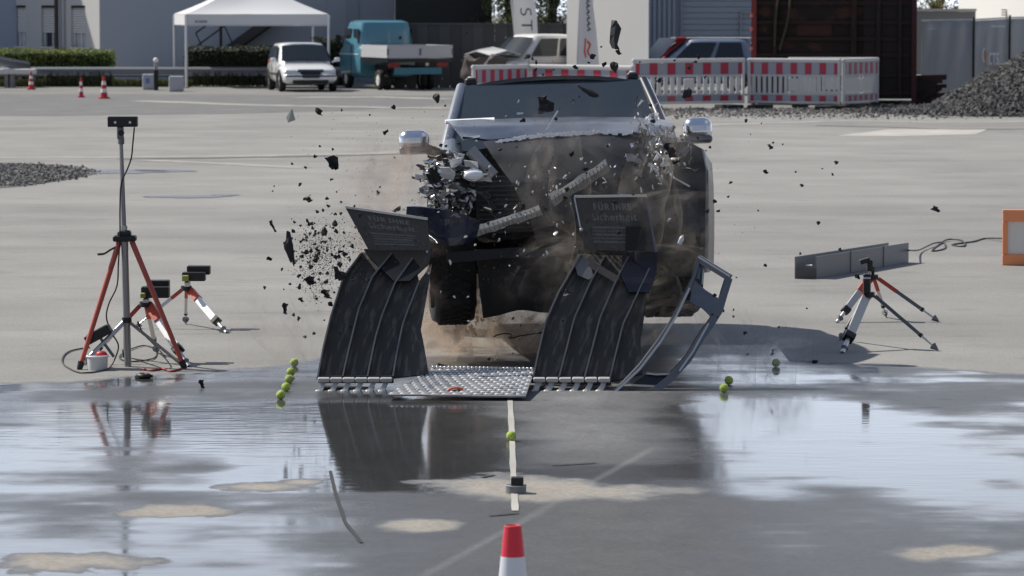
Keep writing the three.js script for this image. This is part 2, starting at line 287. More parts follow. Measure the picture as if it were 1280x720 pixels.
// ------------------------------------------------------------------ loose stone
function heap(name, label, peak, pts, seed) { }
{
  const q = rng(5), stone = [0, 1, 2, 3].map((k) => lump(1, 50 + k, 1, 0.75, 1, 12)), sm = std(1, 1, 1, 0.92);
  // gravel spread at the left
  const pl = [[-200, 204], [20, 204], [85, 209], [128, 216], [90, 224], [30, 233], [-40, 238], [-200, 240]].map(([a, b]) => G(a, b));
  flat(pl, 0.005, std(0.15, 0.145, 0.14, 0.95, 0, { map: dustTex }), 'gravel_bed', 0.5);
  const inside = (x, z) => { let c = false; for (let i = 0, j = pl.length - 1; i < pl.length; j = i++) if ((pl[i].z > z) !== (pl[j].z > z) && x < (pl[j].x - pl[i].x) * (z - pl[i].z) / (pl[j].z - pl[i].z) + pl[i].x) c = !c; return c; };
  const root = new THREE.Group(); root.name = 'gravel'; scene.add(root); tag(root, 'low spread of dark grey gravel on the concrete behind the tall tripod mast', 'gravel'); root.userData.kind = 'stuff';
  const m = [[], [], [], []], c = [[], [], [], []];
  for (let i = 0; i < 16000; i++) { const x = mix(-12, -4, q()), z = mix(-36, -27, q()); if (!inside(x + 0.5 * (q() - 0.5) * q(), z + 1.2 * (q() - 0.5) * q())) continue; const k = i & 3, s = 0.01 + 0.035 * Math.pow(q(), 2.5); m[k].push(xf(V(x, 0.008 + 0.012, z), new THREE.Euler(q() * 6, q() * 6, q() * 6), s)); const t = 0.09 + 0.15 * q(); c[k].push(lin(t, t * 0.97, t * 0.94)); }
  for (let k = 0; k < 4; k++) copies('stone', stone[k], sm, m[k], root, c[k]);
  // the heap on the right
  const zc = -66, bx = G(1402, 140).x, hAt = (x, z) => { const d = Math.hypot((x - bx) / 4.5, (z - zc) / 6.5); return Math.max(0, 2.35 * (1 - d) * (0.85 + 0.3 * fbm(x * 0.7 + 5, z * 0.7 + 9, 4))) + 0.22 * Math.max(0, 1 - Math.hypot((x - bx) / 7.0, (z - zc) / 6.0)); };
  const gx = 90, rows = []; for (let i = 0; i <= gx; i++) { const r = []; for (let j = 0; j <= gx; j++) { const x = bx + (j / gx - 0.5) * 15, z = zc + (i / gx - 0.5) * 15; r.push([x, hAt(x, z) - 0.03 + 0.05 * (vn(x * 6, z * 6) - 0.5), z]); } rows.push(r); }
  const pos = [], idx = []; rows.flat().forEach((p) => pos.push(...p)); for (let i = 0; i < gx; i++) for (let j = 0; j < gx; j++) { const a = i * (gx + 1) + j; idx.push(a, a + gx + 1, a + 1, a + 1, a + gx + 1, a + gx + 2); }
  const g = new THREE.BufferGeometry(); g.setAttribute('position', new THREE.Float32BufferAttribute(pos, 3)); g.setIndex(idx); g.computeVertexNormals();
  const hp = new THREE.Group(); hp.name = 'gravel_heap'; scene.add(hp); tag(hp, 'tall heap of dark grey crushed stone at the right edge in front of the grey tarpaulin fence', 'gravel heap'); hp.userData.kind = 'stuff';
  part('heap_core', g, std(0.06, 0.06, 0.058, 0.95), hp);
  const hm = [[], [], [], []], hc = [[], [], [], []];
  for (let i = 0; i < 42000; i++) { const x = bx + (q() - 0.62) * 11, z = zc + (q() - 0.3) * 10, y = hAt(x, z); if (y < 0.012 || (y < 0.12 && q() < 0.55)) continue; const k = i & 3, s = 0.022 + 0.085 * Math.pow(q(), 3); hm[k].push(xf(V(x, y, z), new THREE.Euler(q() * 6, q() * 6, q() * 6), s)); const t = 0.035 + 0.1 * q(); hc[k].push(lin(t, t * 0.98, t * 0.96)); }
  for (let k = 0; k < 4; k++) copies('stone', stone[k], sm, hm[k], hp, hc[k]);
  // loose grit along the far edge of the slab
  const gr = new THREE.Group(); gr.name = 'grit'; scene.add(gr); gr.userData = { kind: 'stuff', label: 'loose grit scattered along the foot of the red and white barriers', category: 'grit' };
  const gm = [], gc = []; for (let i = 0; i < 5000; i++) { const p = G(mix(820, 1300, q()), mix(136, 150, q() * q() + 0.02)); const s = 0.015 + 0.05 * q() * q(); gm.push(xf(V(p.x, 0.008 + s * 0.3, p.z), new THREE.Euler(q() * 6, q() * 6, q() * 6), s)); const t = 0.08 + 0.2 * q(); gc.push(lin(t, t * 0.97, t * 0.93)); }
  copies('stone', stone[0], sm, gm, gr, gc);
}
// ------------------------------------------------------------------ buildings and walls at the back
function prism(pts, y0, y1) {                         // vertical walls over a footprint given as [x, z]
  const rings = [y0, y1].map((y) => pts.map(([x, z]) => V(x, y, z))); return loft(rings, true, 0.2);
}
const grassMat = std(1, 1, 1, 0.85, 0, { side: THREE.DoubleSide });
{
  const q = rng(21);
  // long office building: a white end wall turned to the sun, and its grey long wall in shade
  const A = G(125, 102), B = P(493, 60, A.z - 0.6), W = P(21, 60, A.z - 4.9), R0 = V(-60, 0, W.z + 0.3);
  const t = thing('office_building', 'long rendered building with a white window wall and a grey wall behind the tent', 'building');
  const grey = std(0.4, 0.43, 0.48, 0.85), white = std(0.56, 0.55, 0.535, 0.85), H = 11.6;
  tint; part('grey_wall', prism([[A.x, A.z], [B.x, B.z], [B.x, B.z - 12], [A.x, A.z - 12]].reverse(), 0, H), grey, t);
  part('wall_pilaster', merge([box(0.75, H, 0.14, B.x - 1.55, H / 2, B.z + 0.03), box(0.1, H, 0.2, B.x - 2.3, H / 2, B.z + 0.04)]), std(0.34, 0.365, 0.41, 0.85), t);
  const dir = A.clone().sub(W).setY(0), len = dir.length(); dir.normalize(); const out = V(-dir.z, 0, dir.x); if (out.x > 0) out.negate();
  const wl = (u, y, o = 0) => V(W.x, y, W.z).addScaledVector(dir, u).addScaledVector(out, o);
  const wbox = (u0, u1, y0, y1, o0, o1) => { const g = box(u1 - u0, y1 - y0, o1 - o0); const m = new THREE.Matrix4().makeBasis(dir, V(0, 1, 0), dir.clone().cross(V(0, 1, 0))); g.applyMatrix4(m); const c = wl((u0 + u1) / 2, (y0 + y1) / 2, (o0 + o1) / 2); return g.translate(c.x, c.y, c.z); };
  const uOf = (px) => { const r = ray(px, 60), d = V(W.x - CAM.x, 0, W.z - CAM.z); const den = r.x * dir.z - r.z * dir.x; const tt = (d.x * dir.z - d.z * dir.x) / den; return V(r.x * tt - d.x, 0, r.z * tt - d.z).dot(dir); };
  const wins = [[20.5, 32.5], [52, 72.5], [89, 107]].map(([a, b]) => [uOf(a), uOf(b)]), y0 = 1.12, y1 = 2.52, edges = [0, ...wins.flat(), len];
  const wallParts = []; for (let i = 0; i < edges.length; i += 2) if (edges[i + 1] - edges[i] > 0.02) wallParts.push(wbox(edges[i], edges[i + 1], 0, H, -0.3, 0));
  for (const [a, b] of wins) wallParts.push(wbox(a, b, 0, y0, -0.3, 0), wbox(a, b, y1, H, -0.3, 0));
  part('white_wall', wallParts, white, t);
  wins.forEach(([a, b], i) => {
    const w = part('window', [wbox(a, b, y0 - 0.04, y0, -0.28, 0.04), wbox(a, a + 0.06, y0, y1, -0.2, -0.12), wbox(b - 0.06, b, y0, y1, -0.2, -0.12), wbox((a + b) / 2 - 0.03, (a + b) / 2 + 0.03, y0, y1, -0.2, -0.12)], M.white, t);
    part('pane', wbox(a, b, y0, y1, -0.19, -0.18), std(0.03, 0.035, 0.04, 0.1), w);
    part('curtain', wbox(a + (b - a) * (i === 1 ? 0.62 : 0.1), b - 0.06, y0, y0 + 0.55, -0.17, -0.16), std(0.5, 0.5, 0.5, 0.9), w);
    const sl = []; for (let k = 0; k < 11; k++) sl.push(wbox(a + 0.02, b - 0.02, 1.6 + k * 0.079, 1.6 + k * 0.079 + 0.058, -0.11, -0.075 + 0.012 * (k % 2)));
    part('shutter', sl, std(0.78, 0.76, 0.73, 0.7), w); part('shutter_backing', wbox(a + 0.01, b - 0.01, 1.59, y1, -0.13, -0.115), std(0.2, 0.19, 0.18, 0.9), w);
    part('shutter_box', wbox(a, b, y1 - 0.09, y1 - 0.005, -0.12, -0.01), M.blackMatt, w);
  });
  const pipeAt = (px, r, o) => { const p = wl(uOf(px), 0, o); return rod(p, V(p.x, H, p.z), r); };
  part('downpipe', pipeAt(76, 0.07, 0.16), std(0.06, 0.055, 0.05, 0.6, 0.3), t, 'dark rain downpipe between the windows'); part('downpipe', pipeAt(81.5, 0.04, 0.07), std(0.5, 0.5, 0.5, 0.5), t, 'thin pale pipe beside the dark downpipe');
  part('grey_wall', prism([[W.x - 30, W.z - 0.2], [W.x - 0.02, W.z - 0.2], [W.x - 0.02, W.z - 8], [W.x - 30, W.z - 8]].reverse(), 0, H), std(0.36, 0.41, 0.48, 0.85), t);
  // outside stair on the grey wall, seen under the tent
  const st = thing('outside_stair', 'dark steel outside stair climbing the grey wall behind the tent', 'stairs', V(0, 0, 0)), zs = A.z + 0.9;
  const s0 = P(262, 68, zs), s1 = P(352, 14, zs), w = 1.15; s0.y -= 0.3; const dd = s1.clone().sub(s0);
  part('stringer', bar(s0, s1, 0.3, 0.06), M.steelDark, st); const o2 = V(0.05, 0, -w); part('stringer', bar(s0.clone().add(o2), s1.clone().add(o2), 0.3, 0.06), M.steelDark, st);
  for (let k = 0; k < 15; k++) { const p = s0.clone().addScaledVector(dd, (k + 0.5) / 15); part('tread', box(0.3, 0.05, w, p.x, p.y + 0.08, p.z - w / 2), M.steelDark, st); }
  for (const [dy, o] of [[0.55, 0.05], [1.0, 0.05]]) part('handrail', rod(s0.clone().add(V(-0.45, dy, o)), s1.clone().add(V(-0.45, dy, o)), 0.028), M.steelDark, st);
  for (let k = 0; k < 4; k++) { const p = s0.clone().addScaledVector(dd, k / 3); part('rail_post', rod(p, p.clone().add(V(-0.45, 1.0, 0.05)), 0.022), M.steelDark, st); }
  part('stair_post', rod(V(s0.x + 0.35, 0, zs - 0.3), V(s0.x + 0.35, 2.3, zs - 0.3), 0.05), M.steelDark, st);

  // dark wall and the flat-roofed shed behind the truck
  const dz = -90, d0 = P(493, 90, dz), d1 = P(716, 90, dz);
  const wall = thing('board_fence', 'dark grey boarded fence behind the blue flatbed truck', 'fence');
  const fh = P(600, 31, dz).y, nb = 16, bw = (d1.x - d0.x) / nb;
  for (let k = 0; k < nb; k++) part('board', box(bw - 0.012, fh, 0.06 + 0.01 * (k % 3), d0.x + bw * (k + 0.5), fh / 2, dz), std(0.05 + 0.006 * ((k * 7) % 5), 0.053 + 0.006 * ((k * 7) % 5), 0.056 + 0.006 * ((k * 7) % 5), 0.8), wall);
  part('fence_cap', box(d1.x - d0.x, 0.05, 0.14, (d0.x + d1.x) / 2, fh + 0.027, dz), std(0.07, 0.073, 0.076, 0.7), wall);
  const sh = thing('dark_shed', 'black clad shed rising behind the dark boarded fence', 'shed'); const e0 = P(494, 0, -95), e1 = P(614, 0, -95);
  part('wall', box(e1.x - e0.x, 5.2, 5, (e0.x + e1.x) / 2, 2.6, -97.6), std(0.018, 0.02, 0.02, 0.8), sh); part('roof', box(e1.x - e0.x + 0.5, 0.22, 5.6, (e0.x + e1.x) / 2, 5.31, -97.6), std(0.03, 0.03, 0.03, 0.7), sh);

  // white container hut, its face turned a little to the sun
  const hut = thing('site_hut', 'plain white container hut behind the second feather flag', 'site hut'); const h0 = P(709, 70, -84), h1 = P(806, 70, -85.6), hy = 3.1;
  part('wall', prism([[h0.x, h0.z - 1.0], [h1.x, h1.z + 3.1], [h1.x - 0.2, h1.z - 2.4], [h0.x + 0.5, h0.z - 4]].reverse(), 0.45, hy), std(0.62, 0.61, 0.59, 0.7), hut);
  part('floor_beam', prism([[h0.x - 0.03, h0.z - 0.97], [h1.x + 0.02, h1.z + 3.14], [h1.x - 0.2, h1.z - 2.4], [h0.x + 0.5, h0.z - 4]].reverse(), 0.3, 0.52), std(0.2, 0.17, 0.15, 0.8), hut);
  part('roof_frame', prism([[h0.x - 0.03, h0.z - 0.97], [h1.x + 0.02, h1.z + 3.14], [h1.x - 0.2, h1.z - 2.4], [h0.x + 0.5, h0.z - 4]].reverse(), hy + 0.003, hy + 0.14), M.white, hut);
  // blue grey corrugated hall
  const hall = thing('metal_hall', 'blue grey hall clad in ribbed metal sheet behind the striped car', 'building'); const k0 = P(802, 60, -97), k1 = P(960, 60, -97), clad = std(0.3, 0.34, 0.4, 0.6, 0.2);
  part('wall', box(k1.x - k0.x + 3, 8.4, 8, (k0.x + k1.x) / 2 + 1.5, 4.2, -101.1), clad, hall);
  const ribs = []; for (let k = 0; k < 7; k++) ribs.push(box(0.09, 8.4, 0.1, k0.x + 0.1 + k * 0.16, 4.2, -97.06)); part('rib_cladding', ribs, clad, hall);
  const sid = []; for (let k = 0; k < 44; k++) sid.push(box(k1.x - k0.x + 1.6, 0.165, 0.025, (k0.x + k1.x) / 2 + 2.1, 0.1 + k * 0.19, -97.07)); part('sheet_cladding', sid, clad, hall);
  part('corner_trim', box(0.07, 8.4, 0.2, k0.x + 1.3, 4.2, -97.02), std(0.24, 0.27, 0.31, 0.6), hall);
  part('door_frame', [box(0.05, 2.1, 0.12, P(926, 60, -97).x, 1.25, -97), box(0.95, 0.05, 0.12, P(926, 60, -97).x + 0.48, 2.3, -97)], std(0.3, 0.33, 0.37, 0.6), hall);

  // right: white warehouse far back and the low grey wall beside it
  const wh = thing('white_warehouse', 'white warehouse wall with two vents above the grey tarpaulin fence', 'building'); const w0 = P(1198, 20, -112), w1 = P(1330, 20, -100);
  part('wall', prism([[w0.x, w0.z], [w1.x + 2, w1.z + 6], [w1.x + 8, w1.z - 6], [w0.x + 8, w0.z - 14]].reverse(), 0, 8.2), std(0.74, 0.73, 0.7, 0.8), wh);
  for (const px of [1233, 1268]) { const u = (px - 1198) / 150, c = V(mix(w0.x, w1.x + 2, u * 1.15), P(1233, 15, -108).y, mix(w0.z, w1.z + 6, u * 1.15) + 0.03); part('vent', [0, 1, 2].map((k) => box(0.32, 0.05, 0.1, c.x, c.y + k * 0.09 - 0.1, c.z)), std(0.45, 0.43, 0.42, 0.7), wh); }
  const gw = thing('low_wall', 'low grey wall between the rusty container and the white warehouse', 'wall'); part('wall', box(2.4, 2.2, 0.3, P(1176, 15, -106).x, 1.1 + 0.1, -106), std(0.2, 0.2, 0.2, 0.85), gw); part('coping', box(2.45, 0.09, 0.4, P(1176, 15, -106).x, 2.35, -106), std(0.42, 0.41, 0.4, 0.8), gw);
}
// ------------------------------------------------------------------ hedges, trees
const leafGeo = (() => { const s = new THREE.Shape(); s.moveTo(0, -0.5); s.quadraticCurveTo(0.34, -0.1, 0, 0.5); s.quadraticCurveTo(-0.34, -0.1, 0, -0.5); const g = new THREE.ShapeGeometry(s, 2); const p = g.attributes.position; for (let i = 0; i < p.count; i++) p.setZ(i, Math.abs(p.getX(i)) * 0.5); g.computeVertexNormals(); return g; })();
const leafMat = new THREE.MeshPhysicalMaterial({ color: 0xffffff, roughness: 0.75, transmission: 0.3, thickness: 0, side: THREE.DoubleSide });
function hedge(label, x0, x1, h, z0, z1, n, seed, base = [0.06, 0.1, 0.02], size = 0.1) {
  const t = thing('hedge', label, 'hedge', V((x0 + x1) / 2, 0, (z0 + z1) / 2)), w = x1 - x0, d = Math.abs(z1 - z0), q = rng(seed), m = [], c = [];
  part('twig_core', jitter(new THREE.BoxGeometry(w - 0.16, h - 0.14, d - 0.16, 20, 5, 4).translate(0, h / 2 - 0.03, 0), 0.05, 3), std(0.012, 0.016, 0.008, 0.95), t);
  for (let i = 0; i < n; i++) {
    const f = q(); let x, y, z; if (f < 0.55) { x = (q() - 0.5) * w; y = q() * h; z = d / 2; } else if (f < 0.86) { x = (q() - 0.5) * w; y = h; z = (q() - 0.5) * d; } else { x = (q() < 0.5 ? -1 : 1) * w / 2; y = q() * h; z = (q() - 0.5) * d; }
    const b = 0.1 * (vn(x * 2 + 9, y * 2 + z * 2 + seed) - 0.5); m.push(xf(V(x + (q() - 0.5) * 0.12, Math.max(0.03, y + b + (q() - 0.5) * 0.1), z + b + (q() - 0.5) * 0.1), new THREE.Euler(q() * 6, q() * 6, q() * 6), size * (0.6 + 0.8 * q()))); const k = 0.55 + 0.9 * q(); c.push(lin(base[0] * k * (0.85 + 0.3 * q()), base[1] * k, base[2] * k));
  }
  copies('foliage', leafGeo, leafMat, m, t, c); return t;
}
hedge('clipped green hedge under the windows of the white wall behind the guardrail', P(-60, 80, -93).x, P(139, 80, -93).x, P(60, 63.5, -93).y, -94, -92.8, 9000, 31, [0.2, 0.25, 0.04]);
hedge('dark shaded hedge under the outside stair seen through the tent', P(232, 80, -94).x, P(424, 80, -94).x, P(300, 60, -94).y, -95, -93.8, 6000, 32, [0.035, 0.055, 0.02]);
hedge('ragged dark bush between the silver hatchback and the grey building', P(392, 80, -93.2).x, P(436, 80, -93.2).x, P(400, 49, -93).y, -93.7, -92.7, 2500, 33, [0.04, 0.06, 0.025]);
{
  const l1 = std(0.02, 0.026, 0.012, 0.95); const q = rng(44), t = thing('weeds', 'strip of grass and dark weeds growing under the guardrail', 'weeds'); t.userData.kind = 'stuff'; const m = [], c = [];
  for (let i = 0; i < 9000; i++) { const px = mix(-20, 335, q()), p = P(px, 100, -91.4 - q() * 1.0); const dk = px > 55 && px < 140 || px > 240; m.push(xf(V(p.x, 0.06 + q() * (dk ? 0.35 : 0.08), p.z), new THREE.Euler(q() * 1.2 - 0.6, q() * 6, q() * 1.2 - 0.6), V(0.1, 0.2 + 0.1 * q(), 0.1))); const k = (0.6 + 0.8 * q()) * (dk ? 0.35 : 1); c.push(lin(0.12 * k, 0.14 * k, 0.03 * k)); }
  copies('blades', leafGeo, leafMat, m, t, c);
}
function tree(label, x, z, h, r, n, seed, base) {
  const t = thing('tree', label, 'tree', V(x, 0, z)), q = rng(seed); const tops = [];
  const limbs = [rod(V(0, 0, 0), V(0.1, h * 0.5, 0), 0.22, 0.13)]; for (let k = 0; k < 9; k++) { const a = q() * 6.28, e = V(Math.cos(a) * r * 0.7, h * (0.45 + 0.45 * q()), Math.sin(a) * r * 0.7), s = V(0.1 * k / 9, h * (0.25 + 0.25 * k / 9), 0); limbs.push(rod(s, e, 0.09, 0.03, 6)); tops.push(e); }
  part('trunk', limbs, std(0.06, 0.05, 0.04, 0.9), t);
  const m = [], c = [], cl = []; for (let k = 0; k < 46; k++) { const a = q() * 6.28, rr = r * Math.sqrt(q()), y = h * (0.06 + 0.9 * q()); cl.push([Math.cos(a) * rr * Math.sqrt(1 - Math.pow(y / h - 0.45, 2) * 1.8), y, Math.sin(a) * rr, 0.35 + 0.5 * q(), 0.5 + q()]); }
  for (let i = 0; i < n; i++) { const k = cl[(q() * cl.length) | 0], a = q() * 6.28, u = q() * 2 - 1, s = Math.sqrt(1 - u * u), R = k[3] * Math.cbrt(0.3 + 0.7 * q()); m.push(xf(V(k[0] + Math.cos(a) * s * R, Math.max(0.2, k[1] + u * R * 0.7), k[2] + Math.sin(a) * s * R), new THREE.Euler(q() * 6, q() * 6, q() * 6), 0.1 + 0.09 * q())); const b = k[4] * (0.7 + 0.6 * q()); c.push(lin(base[0] * b, base[1] * b, base[2] * b)); }
  part; copies('crown', leafGeo, leafMat, m, t, c);
}
tree('leafy tree above the dark fence left of the first feather flag', P(640, 10, -94).x, -94, 6.2, 1.0, 9000, 61, [0.1, 0.13, 0.03]);
tree('dark leafy tree above the dark fence between the two feather flags', P(688, 10, -95).x, -95.5, 6.6, 0.95, 8000, 62, [0.05, 0.065, 0.025]);
tree('yellow green tree top above the low grey wall at the right', P(1172, 5, -116).x, -116, 5.4, 1.2, 6000, 63, [0.16, 0.15, 0.04]);
// ------------------------------------------------------------------ guardrail, tent, small things at the back
const W_PROFILE = [[0, -0.155], [0.03, -0.15], [0.08, -0.1], [0.08, -0.06], [0.01, -0.015], [0.01, 0.015], [0.08, 0.06], [0.08, 0.1], [0.03, 0.15], [0, 0.155]];
function guardrail(label, pts, y, gap, post = true) {
  const t = thing('guardrail', label, 'guardrail'), mat = std(0.3, 0.31, 0.33, 0.5, 0.6), rings = pts.map((p, i) => {
    const d = pts[Math.min(i + 1, pts.length - 1)].clone().sub(pts[Math.max(0, i - 1)]).setY(0).normalize(), n = V(-d.z, 0, d.x); if (n.z < 0) n.negate();
    const outer = W_PROFILE.map(([o, h]) => V(p.x + n.x * o, y + (p.y || 0) + h, p.z + n.z * o)), inner = W_PROFILE.slice().reverse().map(([o, h]) => V(p.x + n.x * (o - 0.012), y + (p.y || 0) + h, p.z + n.z * (o - 0.012)));
    return [...outer, ...inner];
  });
  part('rail_beam', loft(rings, true, 0.4), mat, t);
  if (post) { let acc = 0; for (let i = 1; i < pts.length; i++) { const L = pts[i].distanceTo(pts[i - 1]); for (let s = acc ? gap - acc : 0.3; s < L; s += gap) { const p = pts[i - 1].clone().lerp(pts[i], s / L); part('post', box(0.1, y + 0.12, 0.14, p.x, (y + 0.12) / 2, p.z - 0.1), mat, t); } } }
  return t;
}
{
  const z = -91.6; guardrail('long grey steel guardrail in front of the hedges and the silver hatchback', [P(-120, 90, z), P(30, 90, z), P(200, 90, z), P(440, 90, z)].map((p) => V(p.x, 0, p.z)), P(0, 90, z).y, 3.3);
  const zb = -90.6, gr = guardrail('short sunlit end of guardrail curving forward at the left edge', [V(P(-90, 90, zb).x, 0.55, zb + 2.4), V(P(-35, 90, zb).x, 0.3, zb + 1.2), V(P(0, 90, zb).x, 0.2, zb + 0.4), V(P(16, 90, zb).x, 0.09, zb - 0.3), V(P(30, 90, zb).x, 0.0, zb - 1.0)], P(0, 84, zb).y, 9, false);
  const be = thing('bench', 'pale concrete bench slab on short legs at the left edge before the hedge', 'bench', G(5, 109.5)); const s = pxm(be.position.z);
  part('slab', rbox(86 * s, 6.5 * s, 0.5, 0.03, -3 * s, 20 * s, 0), std(0.66, 0.65, 0.62, 0.8), be); for (const dx of [-32, 4, 11]) part('leg', box(4.5 * s, 17 * s, 0.4, dx * s, 8.5 * s, 0), std(0.25, 0.24, 0.23, 0.85), be);
}
function stripedCone(label, px, py, hpx, wpx) {
  const p = G(px, py), s = pxm(p.z), h = hpx * s, w = wpx * s, t = thing('traffic_cone', label, 'traffic cone', p, 0.3, 'red and white cones by the guardrail');
  part('base', rbox(w, 0.05, w, 0.02, 0, 0.025, 0), M.red, t);
  const r = (k) => mix(w * 0.36, w * 0.12, k), cuts = [0, 0.22, 0.4, 0.58, 0.76, 1];
  for (let i = 0; i < 5; i++) part(i % 2 ? 'white_band' : 'red_band', new THREE.CylinderGeometry(r(cuts[i + 1]), r(cuts[i]), h * (cuts[i + 1] - cuts[i]), 18, 1, i < 4).translate(0, 0.05 + h * (cuts[i] + cuts[i + 1]) / 2, 0), i % 2 ? M.white : M.red, t);
  return t;
}
stripedCone('red and white striped cone farthest left, beside the pale bench slab', 39, 112, 20, 10);
stripedCone('slim red and white striped cone left of the widest one, in front of the guardrail', 101.5, 122, 23, 8);
stripedCone('widest red and white striped cone, casting a shadow on the asphalt', 130, 123.5, 26, 13);
{
  const t = thing('bollard', 'dark bollard with a pale cap between the grey water weights and the guardrail', 'bollard', G(195, 113)); part('post', rod(V(0, 0, 0), V(0, 0.62, 0), 0.075), M.blackMatt, t); part('collar', rod(V(0, 0.62, 0), V(0, 0.84, 0), 0.06), std(0.3, 0.3, 0.3, 0.5), t); part('cap', new THREE.SphereGeometry(0.08, 14, 10).translate(0, 0.9, 0), M.white, t);
  for (const [px, py, w, h, l] of [[186.5, 112, 16, 18, 'grey tent weight tank with a blue sticker beside the dark bollard'], [220.5, 114.5, 18, 18, 'grey tent weight tank between the two left tent poles']]) {
    const p = G(px, py), s = pxm(p.z), b = thing('weight_tank', l, 'weight'); b.position.copy(p); part('tank', rbox(w * s, h * s, 0.34, 0.05, 0, h * s / 2, 0), std(0.42, 0.42, 0.45, 0.6), b); part('lid', rbox(w * s * 0.98, 0.04, 0.33, 0.015, 0, h * s + 0.012, 0), std(0.62, 0.62, 0.63, 0.6), b);
    if (px < 200) part('sticker', box(0.12, 0.16, 0.004, -0.03, h * s * 0.62, 0.173), std(0.12, 0.2, 0.45, 0.5), b);
  }
}
{ // gazebo
  const f = G(233, 110), b = V(f.x - 0.62, 0, f.z - 2.9), wv = P(411, 60, f.z).x - f.x, c = [f, V(f.x + wv, 0, f.z + 0.1), V(b.x + wv, 0, b.z + 0.1), b];
  const t = thing('canopy_tent', 'white pop-up canopy tent with peaked roof in front of the grey wall', 'tent'), yv = P(230, 18, f.z).y, yl = P(230, 32.5, f.z).y, cl = std(0.8, 0.8, 0.8, 0.85, 0, { side: THREE.DoubleSide });
  const fab = new THREE.MeshPhysicalMaterial({ color: lin(0.66, 0.66, 0.67), roughness: 0.9 });
  const apex = V((c[0].x + c[2].x) / 2, yv + 1.15, (c[0].z + c[2].z) / 2);
  for (let s = 0; s < 4; s++) {
    const p = c[s].clone().setY(yv), q = c[(s + 1) % 4].clone().setY(yv), rows = [];
    for (let i = 0; i <= 8; i++) { const k = i / 8, r = []; for (let j = 0; j <= 10; j++) { const e = p.clone().lerp(q, j / 10), v = e.clone().lerp(apex, k); v.y = yv + 1.15 * (0.72 * k + 0.28 * k * k) - 0.1 * Math.sin(Math.PI * j / 10) * Math.sin(Math.PI * k) + 0.008 * vn(i * 1.3 + s, j * 1.7); r.push(v); } rows.push(r); }
    part('roof_panel', sheet(rows, 0.006, 0.9), fab, t);
    const vr = []; for (let i = 0; i <= 2; i++) { const r = []; for (let j = 0; j <= 14; j++) { const e = p.clone().lerp(q, j / 14); e.y = mix(yv - 0.006, yl, i / 2); e.z += 0.02 * (vn(j * 0.9 + s * 9, 3) - 0.5) * i; r.push(e); } vr.push(r); }
    part('valance', sheet(vr, 0.006, 0.9), fab, t);
    part('pole', rod(c[s].clone(), c[s].clone().setY(yv - 0.02), 0.045, 0.045, 8), std(0.7, 0.7, 0.72, 0.35, 0.7), t);
    part('truss', [bar(c[s].clone().setY(yl + 0.02), c[(s + 1) % 4].clone().setY(yl + 0.02), 0.03)], std(0.5, 0.5, 0.52, 0.4, 0.7), t);
    part('pole_foot', box(0.2, 0.02, 0.2, c[s].x, 0.011, c[s].z), M.steelMid, t);
  }
  part('print', [0, 1, 2].map((k) => box(0.09 + 0.03 * k, 0.07, 0.004, f.x + 0.32 + k * 0.13, mix(yv, yl, 0.62), f.z + 0.022)), std(0.3, 0.3, 0.33, 0.8), t);
}
// ------------------------------------------------------------------ cars in the background
function wheel(parent, x, r, z, w, cx = 1, rimMat = M.silver, spokes = 5) {
  const prof = [[r * 0.62, -w / 2], [r * 0.93, -w / 2], [r, -w * 0.32], [r, w * 0.32], [r * 0.93, w / 2], [r * 0.62, w / 2]].map(([a, b]) => new THREE.Vector2(a, b));
  const ty = part('wheel', new THREE.LatheGeometry(prof, 36).rotateZ(Math.PI / 2).translate(x, r, z), M.rubber, parent);
  const sp = [new THREE.CylinderGeometry(r * 0.63, r * 0.63, w * 0.5, 28, 1, true).rotateZ(Math.PI / 2)]; for (let k = 0; k < spokes; k++) sp.push(box(0.03, r * 1.2, r * 0.22, cx * w * 0.3, 0, 0).rotateX(k * Math.PI / spokes)); sp.push(new THREE.CylinderGeometry(r * 0.16, r * 0.16, 0.05, 16).rotateZ(Math.PI / 2).translate(cx * w * 0.32, 0, 0));
  part('rim', merge(sp).translate(x, r, z), rimMat, ty); part('brake_disc', new THREE.CylinderGeometry(r * 0.56, r * 0.56, 0.03, 24).rotateZ(Math.PI / 2).translate(x, r, z), M.blackMatt, ty);
  return ty;
}
function facePane(c, i0, i1, j0, j1, off) {             // a pane on the quad c = [bl, br, tr, tl]
  const at = (u, v) => c[0].clone().lerp(c[1], u).lerp(c[3].clone().lerp(c[2], u), v), n = c[1].clone().sub(c[0]).cross(c[3].clone().sub(c[0])).normalize();
  const rows = []; for (let i = 0; i <= 4; i++) { const r = []; for (let j = 0; j <= 6; j++) { const u = mix(i0, i1, j / 6), v = mix(j1, j0, i / 4); r.push(at(u, v).addScaledVector(n, off + 0.035 * Math.sin(Math.PI * clamp(u)) * 1)); } rows.push(r); } return sheet(rows, 0.006, 1);
}
